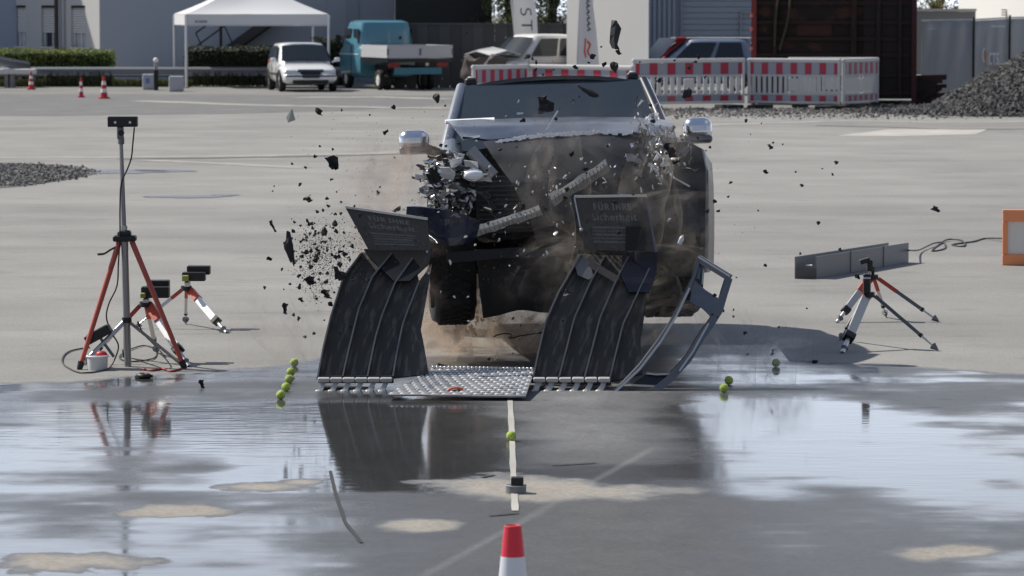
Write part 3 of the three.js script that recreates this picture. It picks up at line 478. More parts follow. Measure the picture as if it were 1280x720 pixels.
function hatchback(t, o) {
  const { L, Wd, H, paint, belt = 0.86, hood = 0.78 } = o, f = L / 2, hw = Wd / 2;
  const rings = [[-f, 0.8, 0.4, 0.78], [-f + 0.08, 0.9, 0.28, 0.9], [-f + 0.4, 0.97, 0.22, belt + 0.05], [0, 1, 0.2, belt + 0.02], [f * 0.32, 1, 0.2, belt], [f * 0.5, 0.99, 0.2, belt - 0.03], [f * 0.75, 0.96, 0.21, hood], [f * 0.92, 0.88, 0.22, hood - 0.11], [f, 0.74, 0.28, hood - 0.26]].map(([z, k, a, b]) => superRing(z, hw * k, a, b, 36, 4.5));
  const body = part('body', loft(rings, true, 0.9), paint, t);
  const yb = belt - 0.06, yt = H, zf = f * 0.52, zr = -f + 0.1, zft = f * 0.08, zrt = -f + 0.42, wb = hw * 0.95, wt = hw * 0.76;
  const ringAt = (k) => { const e = Math.pow(k, 1), zF = mix(zf, zft, e), zR = mix(zr, zrt, e * e), w = mix(wb, wt, Math.pow(k, 1.35)), y = mix(yb, yt, k), n = 40, r = []; for (let i = 0; i < n; i++) { const a = i / n * 6.2832, c = Math.cos(a), s = Math.sin(a), ex = 2 / 5; r.push(V(w * Math.sign(c) * Math.pow(Math.abs(c), ex), y, (zF + zR) / 2 - (zF - zR) / 2 * Math.sign(s) * Math.pow(Math.abs(s), ex))); } return r; };
  const gh = [0, 0.2, 0.4, 0.6, 0.8, 0.93].map(ringAt); const top = ringAt(0.93).map((p) => V(p.x * 0.93, yt - 0.015, p.z * 0.94 + 0.0)), top2 = ringAt(0.93).map((p) => V(p.x * 0.6, yt + 0.015, p.z * 0.6 - 0.08)); 
  part('cabin', loft([...gh, top, top2], true, 0.9), paint, t);
  const Q = (k) => ({ w: mix(wb, wt, Math.pow(k, 1.35)), zF: mix(zf, zft, k), zR: mix(zr, zrt, k * k), y: mix(yb, yt, k) }), a = Q(0.12), b = Q(0.87);
  part('windscreen', facePane([V(-a.w * 0.9, a.y, a.zF), V(a.w * 0.9, a.y, a.zF), V(b.w * 0.93, b.y, b.zF), V(-b.w * 0.93, b.y, b.zF)], 0, 1, 0, 1, 0.012), M.darkGlass, t);
  part('rear_window', facePane([V(a.w * 0.85, a.y, a.zR), V(-a.w * 0.85, a.y, a.zR), V(-b.w * 0.85, b.y, b.zR), V(b.w * 0.85, b.y, b.zR)], 0, 1, 0.15, 0.9, 0.012), M.darkGlass, t);
  for (const s of [-1, 1]) {
    const c = s > 0 ? [V(a.w, a.y, a.zF), V(a.w, a.y, a.zR), V(b.w, b.y, b.zR), V(b.w, b.y, b.zF)] : [V(-a.w, a.y, a.zR), V(-a.w, a.y, a.zF), V(-b.w, b.y, b.zF), V(-b.w, b.y, b.zR)];
    const w = (u0, u1) => s > 0 ? facePane(c, u0, u1, 0.06, 0.96, 0.012) : facePane(c, 1 - u1, 1 - u0, 0.06, 0.96, 0.012);
    part('side_window', w(0.13, 0.5), M.darkGlass, t); part('side_window', w(0.55, 0.86), M.darkGlass, t);
    part('mirror', [rbox(0.16, 0.13, 0.12, 0.04, s * (hw + 0.1), belt + 0.07, f * 0.4), bar(V(s * (hw - 0.06), belt, f * 0.4), V(s * (hw + 0.06), belt + 0.04, f * 0.4), 0.05)], o.mirror ?? paint, t);
    part('door_seam', bar(V(s * (hw + 0.001), 0.35, f * 0.36), V(s * (hw + 0.001), belt - 0.06, f * 0.34), 0.012), M.blackMatt, t); part('door_seam', [bar(V(s * (hw + 0.001), 0.35, -f * 0.16), V(s * (hw + 0.001), belt - 0.06, -f * 0.16), 0.012)], M.blackMatt, t);
    part('rub_strip', box(0.02, 0.05, L * 0.42, s * (hw + 0.004), 0.52, 0.05), M.blackMatt, t);
    if (!o.wreck) part('headlight', rbox(0.38, 0.13, 0.12, 0.05, s * hw * 0.66, hood - 0.2, f - 0.1), phys(0.6, 0.62, 0.65, 0.1, 0.4, { clearcoat: 1 }), t);
    part('tail_light', rbox(0.14, 0.3, 0.1, 0.04, s * hw * 0.8, 0.75, -f + 0.06), M.red, t);
    for (const z of [f * 0.62, -f * 0.62]) { part('wheel_arch', new THREE.TorusGeometry(0.32, 0.05, 8, 24, Math.PI).rotateY(Math.PI / 2).translate(s * (hw - 0.03), 0.29, z), M.blackMatt, t); if (!(o.wreck && z > 0)) wheel(t, s * (hw - 0.1), 0.29, z, 0.18, s, o.rim); }
  }
  if (!o.wreck) {
    part('grille', rbox(0.62, 0.1, 0.06, 0.02, 0, hood - 0.24, f - 0.02), M.black, t); part('bumper', rbox(Wd * 0.9, 0.2, 0.2, 0.07, 0, 0.42, f - 0.05), paint, t); part('lower_grille', rbox(Wd * 0.62, 0.12, 0.06, 0.02, 0, 0.3, f + 0.02), M.black, t);
    part('bumper_trim', box(Wd * 0.86, 0.045, 0.03, 0, 0.47, f + 0.045), M.blackMatt, t); 
  }
  part('wiper', [bar(V(-0.5, a.y + 0.03, a.zF + 0.05), V(0.05, a.y + 0.1, a.zF + 0.01), 0.02), bar(V(0.0, a.y + 0.03, a.zF + 0.05), V(0.5, a.y + 0.1, a.zF + 0.01), 0.02)], M.black, t);
  return t;
}
{
  const p = G(373, 114.6); p.z -= 1.4;
  const c = hatchback(thing('parked_car', 'small silver hatchback parked facing the viewer between tent and blue flatbed truck', 'car', p, 0.0), { L: 3.7, Wd: 1.72, H: 1.42, paint: phys(0.85, 0.85, 0.85, 0.3, 0, { clearcoat: 1, clearcoatRoughness: 0.1 }) });
  c.rotation.y = 0.2 ; c.position.x += 0.02;
  part('bonnet_panel', rbox(0.78, 0.09, 0.05, 0.03, 0, 0.62, 1.86), std(0.02, 0.025, 0.05, 0.3), c); part('number_plate', box(0.5, 0.1, 0.015, 0, 0.46, 1.935), std(0.02, 0.025, 0.06, 0.4), c);
}
{ // wrecked hatch on the right of the fence
  const p = G(660, 114), c = hatchback(thing('wrecked_car', 'crashed white hatchback with torn open front beside the feather flags', 'car', V(p.x, 0, p.z), -0.92), { L: 3.6, Wd: 1.66, H: 1.56, paint: phys(0.72, 0.7, 0.68, 0.45, 0, { clearcoat: 0.4 }), wreck: true, mirror: M.blackMatt });
  c.position.y = 0.12; const w = c;
  part('crushed_nose', jitter(new THREE.BoxGeometry(1.5, 0.62, 0.5, 12, 8, 6).translate(0, 0.5, 1.75), 0.22, 3, 2), std(0.1, 0.08, 0.075, 0.8), w); part('bent_bonnet', sheet([[V(-0.75, 0.98, 0.85), V(0, 1.02, 0.85), V(0.75, 0.98, 0.85)], [V(-0.7, 1.12, 1.3), V(0, 1.2, 1.3), V(0.7, 1.1, 1.3)], [V(-0.6, 0.98, 1.9), V(0.05, 1.08, 1.95), V(0.6, 0.96, 1.85)]], 0.02, 1), M.whiteGloss, w);
  part('torn_wing', jitter(new THREE.BoxGeometry(0.06, 0.45, 0.9, 2, 8, 12).translate(-0.78, 0.62, 1.3), 0.12, 4, 6), std(0.55, 0.45, 0.42, 0.7), w); part('missing_wheel_void', new THREE.CylinderGeometry(0.3, 0.3, 0.2, 20).rotateZ(Math.PI / 2).translate(0.78, 0.42, 1.1), M.blackMatt, w); part('dirt_panel', box(0.012, 0.4, 1.7, 0.836, 0.55, -0.3), std(0.5, 0.4, 0.36, 0.9), w, 'dusty pinkish lower side');
}
{ // striped fleet car, side on
  const p = G(868, 118), c = hatchback(thing('striped_car', 'blue white and red striped hatchback parked side on behind the barriers', 'car', V(p.x, 0, p.z), -Math.PI / 2 - 0.12), { L: 3.95, Wd: 1.7, H: 1.5, paint: phys(0.17, 0.215, 0.3, 0.4, 0, { clearcoat: 0.8 }), mirror: M.red });
  const xs = -0.86; c.position.y = 0.1;
  // slanted stripes over bonnet, wing and door, and a white roof skin
  const str = (z0, w, m, n) => part(n, [sheet([[V(xs + 0.19, 1.5, z0 - 0.55), V(xs + 0.19, 1.5, z0 - 0.55 - w)], [V(xs - 0.0, 0.86, z0), V(xs - 0.0, 0.86, z0 - w)], [V(xs - 0.01, 0.35, z0 + 0.35), V(xs - 0.01, 0.35, z0 + 0.35 - w)]].map((r) => r.map((v) => v)), 0.03, 0.3)], m, c);
  for (const [z, w, m, n] of [[1.62, 0.5, phys(0.7, 0.72, 0.74, 0.3, 0), 'white_stripe'], [1.1, 0.58, M.red, 'red_stripe'], [0.5, 0.42, phys(0.7, 0.72, 0.74, 0.3, 0), 'white_stripe']]) str(z, w, m, n);
  part('roof_skin', rbox(1.1, 0.03, 2.4, 0.012, 0, 1.52, -0.55), M.whiteGloss, c); part('red_stripe', rbox(1.12, 0.034, 0.3, 0.012, 0, 1.523, 0.35), M.red, c); part('sticker', box(0.01, 0.24, 0.5, -0.79, 1.12, -0.52), std(0.2, 0.33, 0.65, 0.5), c);
}
{ // blue flatbed, seen from behind
  const p = G(506, 112), t = thing('flatbed_truck', 'light blue double cab flatbed truck with white dropsides seen from behind', 'truck', V(p.x, 0, p.z), 0); p; const s = pxm(p.z), c = t;
  t.position.z -= 1.0; t.rotation.y = 0.37; t.position.x -= 0.45;
  const cy = phys(0.08, 0.25, 0.33, 0.35, 0, { clearcoat: 0.7 }), W2 = 0.9, pale = std(0.5, 0.5, 0.52, 0.6), bedW = 1.02;
  const rings = [[-2.35, 0.9, 0.4, 1.0], [-2.3, 0.97, 0.34, 1.28], [-2.0, 1, 0.32, 1.36], [-1.2, 1, 0.32, 1.36], [-0.35, 1, 0.34, 1.36], [-0.3, 0.98, 0.36, 1.34]].map(([z, k, a, b]) => superRing(z, W2 * k, a, b, 36, 6)); part('cab_body', loft(rings, true, 0.8), cy, t);
  const cab = [[1.2, W2 * 0.99, -2.25, -0.32], [1.5, W2 * 0.97, -2.12, -0.33], [1.85, W2 * 0.92, -1.9, -0.36], [2.02, W2 * 0.86, -1.8, -0.4], [2.08, W2 * 0.7, -1.65, -0.55]].map(([y, w, z0, z1]) => { const r = []; for (let i = 0; i < 36; i++) { const a = i / 36 * 6.2832, cc = Math.cos(a), ss = Math.sin(a); r.push(V(w * Math.sign(cc) * Math.pow(Math.abs(cc), 0.3), y, (z0 + z1) / 2 - (z1 - z0) / 2 * Math.sign(ss) * Math.pow(Math.abs(ss), 0.3))); } return r; }); part('cab_roof', loft(cab, true, 0.8), cy, t);
  for (const x of [-1, 1]) { part('side_window', [box(0.02, 0.46, 0.62, x * (W2 * 0.955), 1.6, -1.5).rotateZ(0)], M.darkGlass, t); part('side_window', box(0.02, 0.44, 0.5, x * (W2 * 0.95), 1.6, -0.75), M.darkGlass, t); part('door_line', box(0.012, 0.9, 0.02, x * (W2 + 0.004), 0.85, -1.12), M.blackMatt, t); part('pale_band', box(0.012, 0.03, 1.9, x * (W2 + 0.004), 1.05, -1.3), std(0.55, 0.68, 0.68, 0.5), t); }
  part('windscreen', facePane([V(W2 * 0.85, 1.38, -2.24), V(-W2 * 0.85, 1.38, -2.24), V(-W2 * 0.8, 1.9, -1.93), V(W2 * 0.8, 1.9, -1.93)], 0, 1, 0, 1, 0.02), M.darkGlass, t);
  part('cab_handle', box(0.06, 0.09, 0.03, 0.42, 1.55, -0.31), M.blackMatt, t);
  part('mirror', [rbox(0.16, 0.26, 0.06, 0.03, -W2 - 0.14, 1.5, -1.95)], M.black, t);
  part('bed_floor', box(bedW * 2, 0.1, 2.4, 0.15, 0.9, 1.0), M.steelDark, t);
  const drop = (n, w, d, x, z) => { const b = part(n, [box(w, 0.17, d, x, 1.06, z), box(w * 0.999, 0.17, d * 0.999, x, 1.262, z), box(w * 0.97, 0.03, d * 0.97, x, 1.16, z)], pale, t); part('corner_latch', box(0.05, 0.2, 0.05, x, 1.15, z + d / 2 + 0.002), M.steelMid, b); return b; };
  drop('tailboard', bedW * 2, 0.05, 0.15, 2.2); drop('dropside', 0.05, 2.4, 0.15 - bedW, 1.0); drop('dropside', 0.05, 2.4, 0.15 + bedW, 1.0); drop('headboard', bedW * 2, 0.05, 0.15, -0.2);
  part('chassis', [box(0.12, 0.2, 4.2, -0.35, 0.62, -0.1), box(0.12, 0.2, 4.2, 0.35, 0.62, -0.1), box(1.5, 0.12, 0.1, 0.1, 0.62, 2.08)], M.blackMatt, t);
  part('rear_crossbar', box(1.5, 0.2, 0.06, 0.1, 0.58, 2.16), std(0.06, 0.2, 0.26, 0.6), t); for (const x of [-0.66, 0.86]) part('tail_light', rbox(0.36, 0.15, 0.06, 0.02, x, 0.76, 2.18), std(0.22, 0.02, 0.02, 0.4), t); part('number_plate', box(0.1, 0.09, 0.02, 0.38, 0.78, 2.19), std(0.6, 0.55, 0.4, 0.6), t);
  for (const x of [-0.78, 0.8]) wheel(t, x, 0.3, -1.75, 0.19, Math.sign(x), M.white); for (const x of [-0.78, -0.55, 0.58, 0.8]) wheel(t, x, 0.3, 1.2, 0.16, Math.sign(x), M.white);
}
// ------------------------------------------------------------------ feather flags
function flag(label, pxl, draw, z, ybot) {
  const rows = pxl.map(([l, r, y], i) => { const a = P(l, y, z), b = P(r, y, z), o = []; for (let j = 0; j <= 8; j++) { const v = a.clone().lerp(b, j / 8); v.z += 0.07 * Math.sin(j * 0.7 + i * 0.4); o.push(v); } return o; });
  const t = thing('feather_flag', label, 'flag'), g = sheet(rows, 0.008, 1);
  part('cloth', g, std(1, 1, 1, 0.85, 0, { map: canvasTex(256, 768, draw) }), t);
  const b = rows[rows.length - 1][0], tp = rows[0][0]; part('pole', tube([V(b.x - 0.02, 0, b.z), V(b.x - 0.02, b.y, b.z), V(tp.x - 0.02, tp.y, tp.z)], 0.025, 20), M.alu, t); part('base', rbox(0.5, 0.08, 0.5, 0.03, b.x, 0.04, b.z), M.blackMatt, t); return t;
}
flag('white feather flag with large letters ST behind the wrecked car', [[633, 652, -60], [638, 664, -30], [640.5, 668, 0], [642, 671, 20], [644, 672, 44], [645, 672, 60]], (c, w, h) => {
  c.fillStyle = '#e6e5e2'; c.fillRect(0, 0, w, h); c.save(); c.translate(150, 555); c.rotate(Math.PI / 2); c.fillStyle = '#3a3f55'; c.font = 'bold 150px sans-serif'; c.textAlign = 'center'; c.textBaseline = 'middle'; c.restore();
  c.fillStyle = c.strokeStyle = '#454a5c'; c.save(); c.translate(140, 425); c.rotate(Math.PI / 2); c.font = '170px sans-serif'; c.textAlign = 'center'; c.textBaseline = 'middle'; c.fillText('S', -5, 0); c.fillText('T', 110, 0); c.restore();
}, -89, 60);
flag('white feather flag with red and dark print in front of the white site hut', [[728, 744, -50], [726, 742, -15], [725, 741, 5], [724, 745, 35], [723, 747, 60], [722, 749, 84]], (c, w, h) => {
  c.fillStyle = '#eae6e3'; c.fillRect(0, 0, w, h); c.lineWidth = 13; const q = rng(8);
  c.strokeStyle = '#4a4a58'; for (let k = 0; k < 6; k++) { c.beginPath(); c.moveTo(110 + 30 * q(), 260 + k * 38); c.lineTo(165 + 20 * q(), 280 + k * 38); c.lineTo(120, 292 + k * 38); c.stroke(); }
  c.strokeStyle = '#d4553f'; c.lineWidth = 22; c.beginPath(); c.moveTo(95, 540); c.lineTo(80, 640); c.lineTo(100, 690); c.moveTo(120, 560); c.lineTo(160, 590); c.lineTo(120, 640); c.lineTo(150, 680); c.stroke();
}, -82.5, 84);
// ------------------------------------------------------------------ rusty open container, tarpaulin fence
{
  const zf = -71.5, a = P(949, 100, zf), b = P(1154, 100, zf), w = b.x - a.x, cx = (a.x + b.x) / 2, H = 3.0, d = 4.6;
  const t = thing('steel_container', 'tall dark rusty steel container with red corner posts behind the barriers', 'container', V(cx, 0, zf - d / 2), -0.085);
  const rust = std(1, 1, 1, 0.9, 0.1, { map: tex(512, 512, (i, j) => { const n = fbm(i / 40, j / 40, 5), k = sstep(0.5, 0.7, n), f = 0.75 + 0.5 * (hash(i, j) - 0.5); return [s8(mix(0.03, 0.085, k) * f), s8(mix(0.02, 0.036, k) * f), s8(mix(0.017, 0.026, k) * f)]; }, { srgb: true }) }), dark = std(0.02, 0.016, 0.014, 0.9), redp = std(0.2, 0.03, 0.025, 0.7);
  part('end_wall', box(w, H - 0.2, 0.06, 0, H / 2 + 0.1, d / 2 - 0.12), rust, t); part('side_wall', box(0.06, H - 0.2, d, -w / 2 + 0.05, H / 2 + 0.1, 0), rust, t); part('side_wall', box(0.06, H - 0.2, d, w / 2 - 0.05, H / 2 + 0.1, 0), rust, t); part('back_wall', box(w, H - 0.2, 0.06, 0, H / 2 + 0.1, -d / 2), rust, t); part('floor', box(w, 0.1, d, 0, 0.2, 0), dark, t);
  for (const [y, h] of [[0.28, 0.14], [0.75, 0.07], [1.28, 0.09], [1.7, 0.09], [2.12, 0.09], [2.62, 0.1]]) part('rib', box(w - 0.2, h, 0.1, 0, y, d / 2 - 0.05), rust, t);
  for (const [x, ww] of [[-w * 0.36, 0.1], [0.12 * w, 0.14], [w * 0.27, 0.1], [w * 0.4, 0.08]]) part('upright', box(ww, H - 0.3, 0.12, x, H / 2, d / 2 - 0.02), rust, t);
  for (const x of [-1, 1]) { const po = part('corner_post', box(0.13, H, 0.16, x * (w / 2 - 0.055), H / 2, d / 2 - 0.02), x < 0 ? redp : std(0.055, 0.015, 0.015, 0.8), t); if (x < 0) for (const y of [1.02, 1.45, 1.95, 2.3]) part('hinge', rod(V(-w / 2 + 0.01, y - 0.05, d / 2 + 0.06), V(-w / 2 + 0.01, y + 0.05, d / 2 + 0.06), 0.05), std(0.45, 0.12, 0.1, 0.5, 0.3), po); }
  part('door_panel', box(w * 0.3, H - 0.5, 0.04, w * 0.33, H / 2 + 0.05, d / 2 - 0.07), dark, t); part('strap', [tube([V(-w * 0.33, H, d / 2 + 0.05), V(-w * 0.35, 2.4, d / 2 + 0.08), V(-w * 0.36, 1.5, d / 2 + 0.06)], 0.03), tube([V(-w * 0.26, H, d / 2 + 0.05), V(-w * 0.28, 2.2, d / 2 + 0.09), V(-w * 0.33, 1.4, d / 2 + 0.07)], 0.03)], std(0.06, 0.052, 0.03, 0.9), t);
  part('lashing_patch', box(0.9, 0.3, 0.02, -w * 0.12, 2.25 - 0.33, d / 2 - 0.07), std(0.05, 0.016, 0.014, 0.85), t);
  const sc = thing('scrap_pile', 'dark rusty scrap sticking out beside the container foot', 'scrap', P(1160, 122, zf - 0.3).setY(0)); const q = rng(71);
  for (let k = 0; k < 16; k++) part('scrap_bar', bar(V(-0.4, 0.1 + 0.04 * k, 0.1 * q()), V(0.15 + 0.35 * q(), 0.14 + 0.04 * k + 0.06 * (q() - 0.5), 0.3 * q()), 0.1, 0.05), std(0.05 + 0.02 * q(), 0.03, 0.026, 0.9), sc);
  part('scrap_core', jitter(new THREE.BoxGeometry(0.6, 0.65, 0.4, 5, 5, 4).translate(-0.1, 0.33, 0), 0.1, 5, 3), std(0.03, 0.02, 0.018, 0.9), sc);
}
{
  const z = -76, t = thing('tarpaulin_fence', 'grey tarpaulin site fence with white CTS print behind the gravel heap', 'fence'), edges = [1152, 1217, 1262, 1330], tops = [27, 26, 23.5, 22], mat = phys(0.52, 0.535, 0.55, 0.75, 0, { transmission: 0.35, thickness: 0 });
  for (let k = 0; k < 3; k++) {
    const a = P(edges[k], tops[k], z), b = P(edges[k + 1], tops[k + 1], z), rows = []; const C = 22;
    for (let i = 0; i <= 10; i++) { const r = []; for (let j = 0; j <= C; j++) { const v = a.clone().lerp(b, j / C); v.y = mix(v.y, 0.12, i / 10); v.z += 0.16 * 0.35 * (fbm(j * 0.35 + k * 10 + i * 0.12, i * 0.18, 3) - 0.5) - (i === 0 ? 0.02 : 0) + 0.015 * Math.sin(j * 0.9 + i * 0.25) * (1 - i / 14); r.push(v); } rows.push(r); }
    part('tarpaulin', sheet(rows, 0.008, 1), mat, t);
    part('top_tube', rod(a.clone().add(V(0, 0.03, -0.05)), b.clone().add(V(0, 0.03, -0.05)), 0.022), M.alu, t);
    part('fence_post', rod(V(b.x, 0, z + 0.06), V(b.x, b.y + 0.1, z + 0.06), 0.03), M.steelDark, t); part('fence_foot', rbox(0.24, 0.13, 0.7, 0.03, b.x, 0.065, z), M.blackMatt, t);
  }
  const tx = canvasTex(256, 384, (c, w, h) => { c.clearRect(0, 0, w, h);  c.lineCap = 'round'; c.lineWidth = 17; c.strokeStyle = '#e08a5c'; c.beginPath(); c.moveTo(66, 100); c.quadraticCurveTo(58, 200, 76, 300); c.stroke(); c.strokeStyle = '#f3f1ee'; c.beginPath(); c.moveTo(50, 60); c.quadraticCurveTo(12, 150, 52, 240); c.stroke(); c.strokeStyle = '#e7a07a'; c.beginPath(); c.moveTo(84, 120); c.lineTo(78, 190); c.stroke(); c.fillStyle = '#f5f4f2'; c.save(); c.translate(172, 200); c.scale(0.62, 1.75); c.font = 'bold 128px sans-serif'; c.textAlign = 'center'; c.textBaseline = 'middle'; c.fillText('CTS', 0, 0); c.restore(); c.fillStyle = '#c9c9c8'; c.fillRect(48, 338, 165, 12); });
  const c0 = P(1238, 73, z + 0.16), s = pxm(z); const g = new THREE.PlaneGeometry(25 * s, 36 * s).translate(c0.x, c0.y, z + 0.125); part('logo_print', g, std(1, 1, 1, 0.6, 0, { map: tx, transparent: true }), t);
  for (const [px, py, w] of [[1248, 33, 18], [1164, 36, 8]]) { const q = P(px, py, z + 0.14); part('white_tie', box(w * s, 0.03, 0.02, q.x, q.y, q.z), M.white, t); }
}
// ------------------------------------------------------------------ red and white barriers
function barrier(a, b, label, H = 1.26, redN = 6, dense = false) {
  const L = Math.hypot(b.x - a.x, b.z - a.z), t = thing('barrier', label, 'barrier', V((a.x + b.x) / 2, 0, (a.z + b.z) / 2), Math.atan2(-(b.z - a.z), b.x - a.x), 'red and white site barriers'), y0 = 0.13, h = H - y0, wm = phys(0.68, 0.68, 0.68, 0.75, 0, { transmission: 0.3, thickness: 0 }), rm = std(0.42, 0.03, 0.06, 0.45), bm = std(0.33, 0.35, 0.4, 0.4);
  part('top_rail', rbox(L, 0.1, 0.1, 0.035, 0, H - 0.05, 0), wm, t);
  for (const s of [-1, 1]) part('end_post', rbox(0.075, h, 0.085, 0.03, s * (L / 2 - 0.05), y0 + h / 2, 0), wm, t);
  part('bottom_rail', rbox(L - 0.16, 0.06, 0.06, 0.02, 0, y0 + 0.04, 0), wm, t);
  const bandY = H - 0.1 - 0.15, bandH = 0.29, lowY = y0 + 0.145, lowH = 0.145; part('reflective_band', box(L - 0.18, bandH, 0.03, 0, bandY, 0), bm, t); part('lower_band', box(L - 0.18, lowH, 0.03, 0, lowY, 0), bm, t);
  const n = redN, pitch = (L - 0.18) / n;
  for (let k = 0; k <= n; k++) { const half = k === 0 || k === n, w = pitch * (half ? 0.22 : 0.44), x = -(L - 0.18) / 2 + k * pitch + (k === 0 ? w / 2 : k === n ? -w / 2 : 0); for (const [y, hh] of [[bandY, bandH - 0.01], [lowY, lowH - 0.01]]) part('red_panel', box(w, hh, 0.012, x, y, 0.017), rm, t); }
  const sy0 = lowY + lowH / 2, sy1 = bandY - bandH / 2, N = 16, sl = []; for (let k = 0; k < N; k++) { const x = -(L - 0.2) / 2 + (k + 0.5) * (L - 0.2) / N; if (Math.abs(k - 7.5) < 1.2) continue; sl.push(rbox((L - 0.2) / N * 0.62, sy1 - sy0, 0.04, 0.015, x, (sy0 + sy1) / 2, 0)); } sl.push(rbox(L - 0.2, 0.05, 0.042, 0.015, 0, sy0 + 0.03, 0), rbox(L - 0.2, 0.05, 0.042, 0.015, 0, sy1 - 0.03, 0), rbox(0.3, sy1 - sy0 - 0.2, 0.05, 0.03, 0, (sy0 + sy1) / 2, 0)); part('lattice', sl, wm, t);
  for (const s of [-0.36, 0.36]) part('foot', rbox(0.42, 0.11, 0.78, 0.03, s * L, 0.056, 0), std(0.02, 0.02, 0.02, 0.9), t);
  return t;
}
{
  const a = G(934, 136), b = G(1051, 137.5), c = G(1097, 134), a2 = G(790, 138), d = P(1010, 100, -77); c.z = b.z - 2.1; c.x = P(1097, 130, c.z).x;
  barrier(a, b, 'complete front barrier with six red blocks standing in front of the rusty container');
  barrier(b.clone().add(V(0.05, 0, -0.06)), c, 'barrier turned away at the right corner, its red blocks squeezed narrow');
  const a3 = a.clone().add(V(-0.06, 0, -0.05)); barrier(a2, a3, 'barrier right of the dark SUV windscreen, in front of the striped car');
  const e0 = G(592, 132), e1 = G(664, 126), e2 = P(664, 100, e1.z), z5 = -70; barrier(V(P(663, 100, -59).x, 0, -59), V(P(792, 100, -57).x, 0, -57), 'barrier showing just above the middle of the SUV roof', 1.26);
  const e = barrier(V(P(590, 100, -57.6).x, 0, -57.6), V(P(661, 100, -59).x, 0, -59), 'sunlit barrier above the left end of the SUV roof', 1.26);
  barrier(c.clone().add(V(-0.05, 0, -0.02)), V(P(985, 100, c.z - 0.2).x, 0, c.z - 0.2), 'far barrier closing the enclosure, only its pale top rail visible');
}
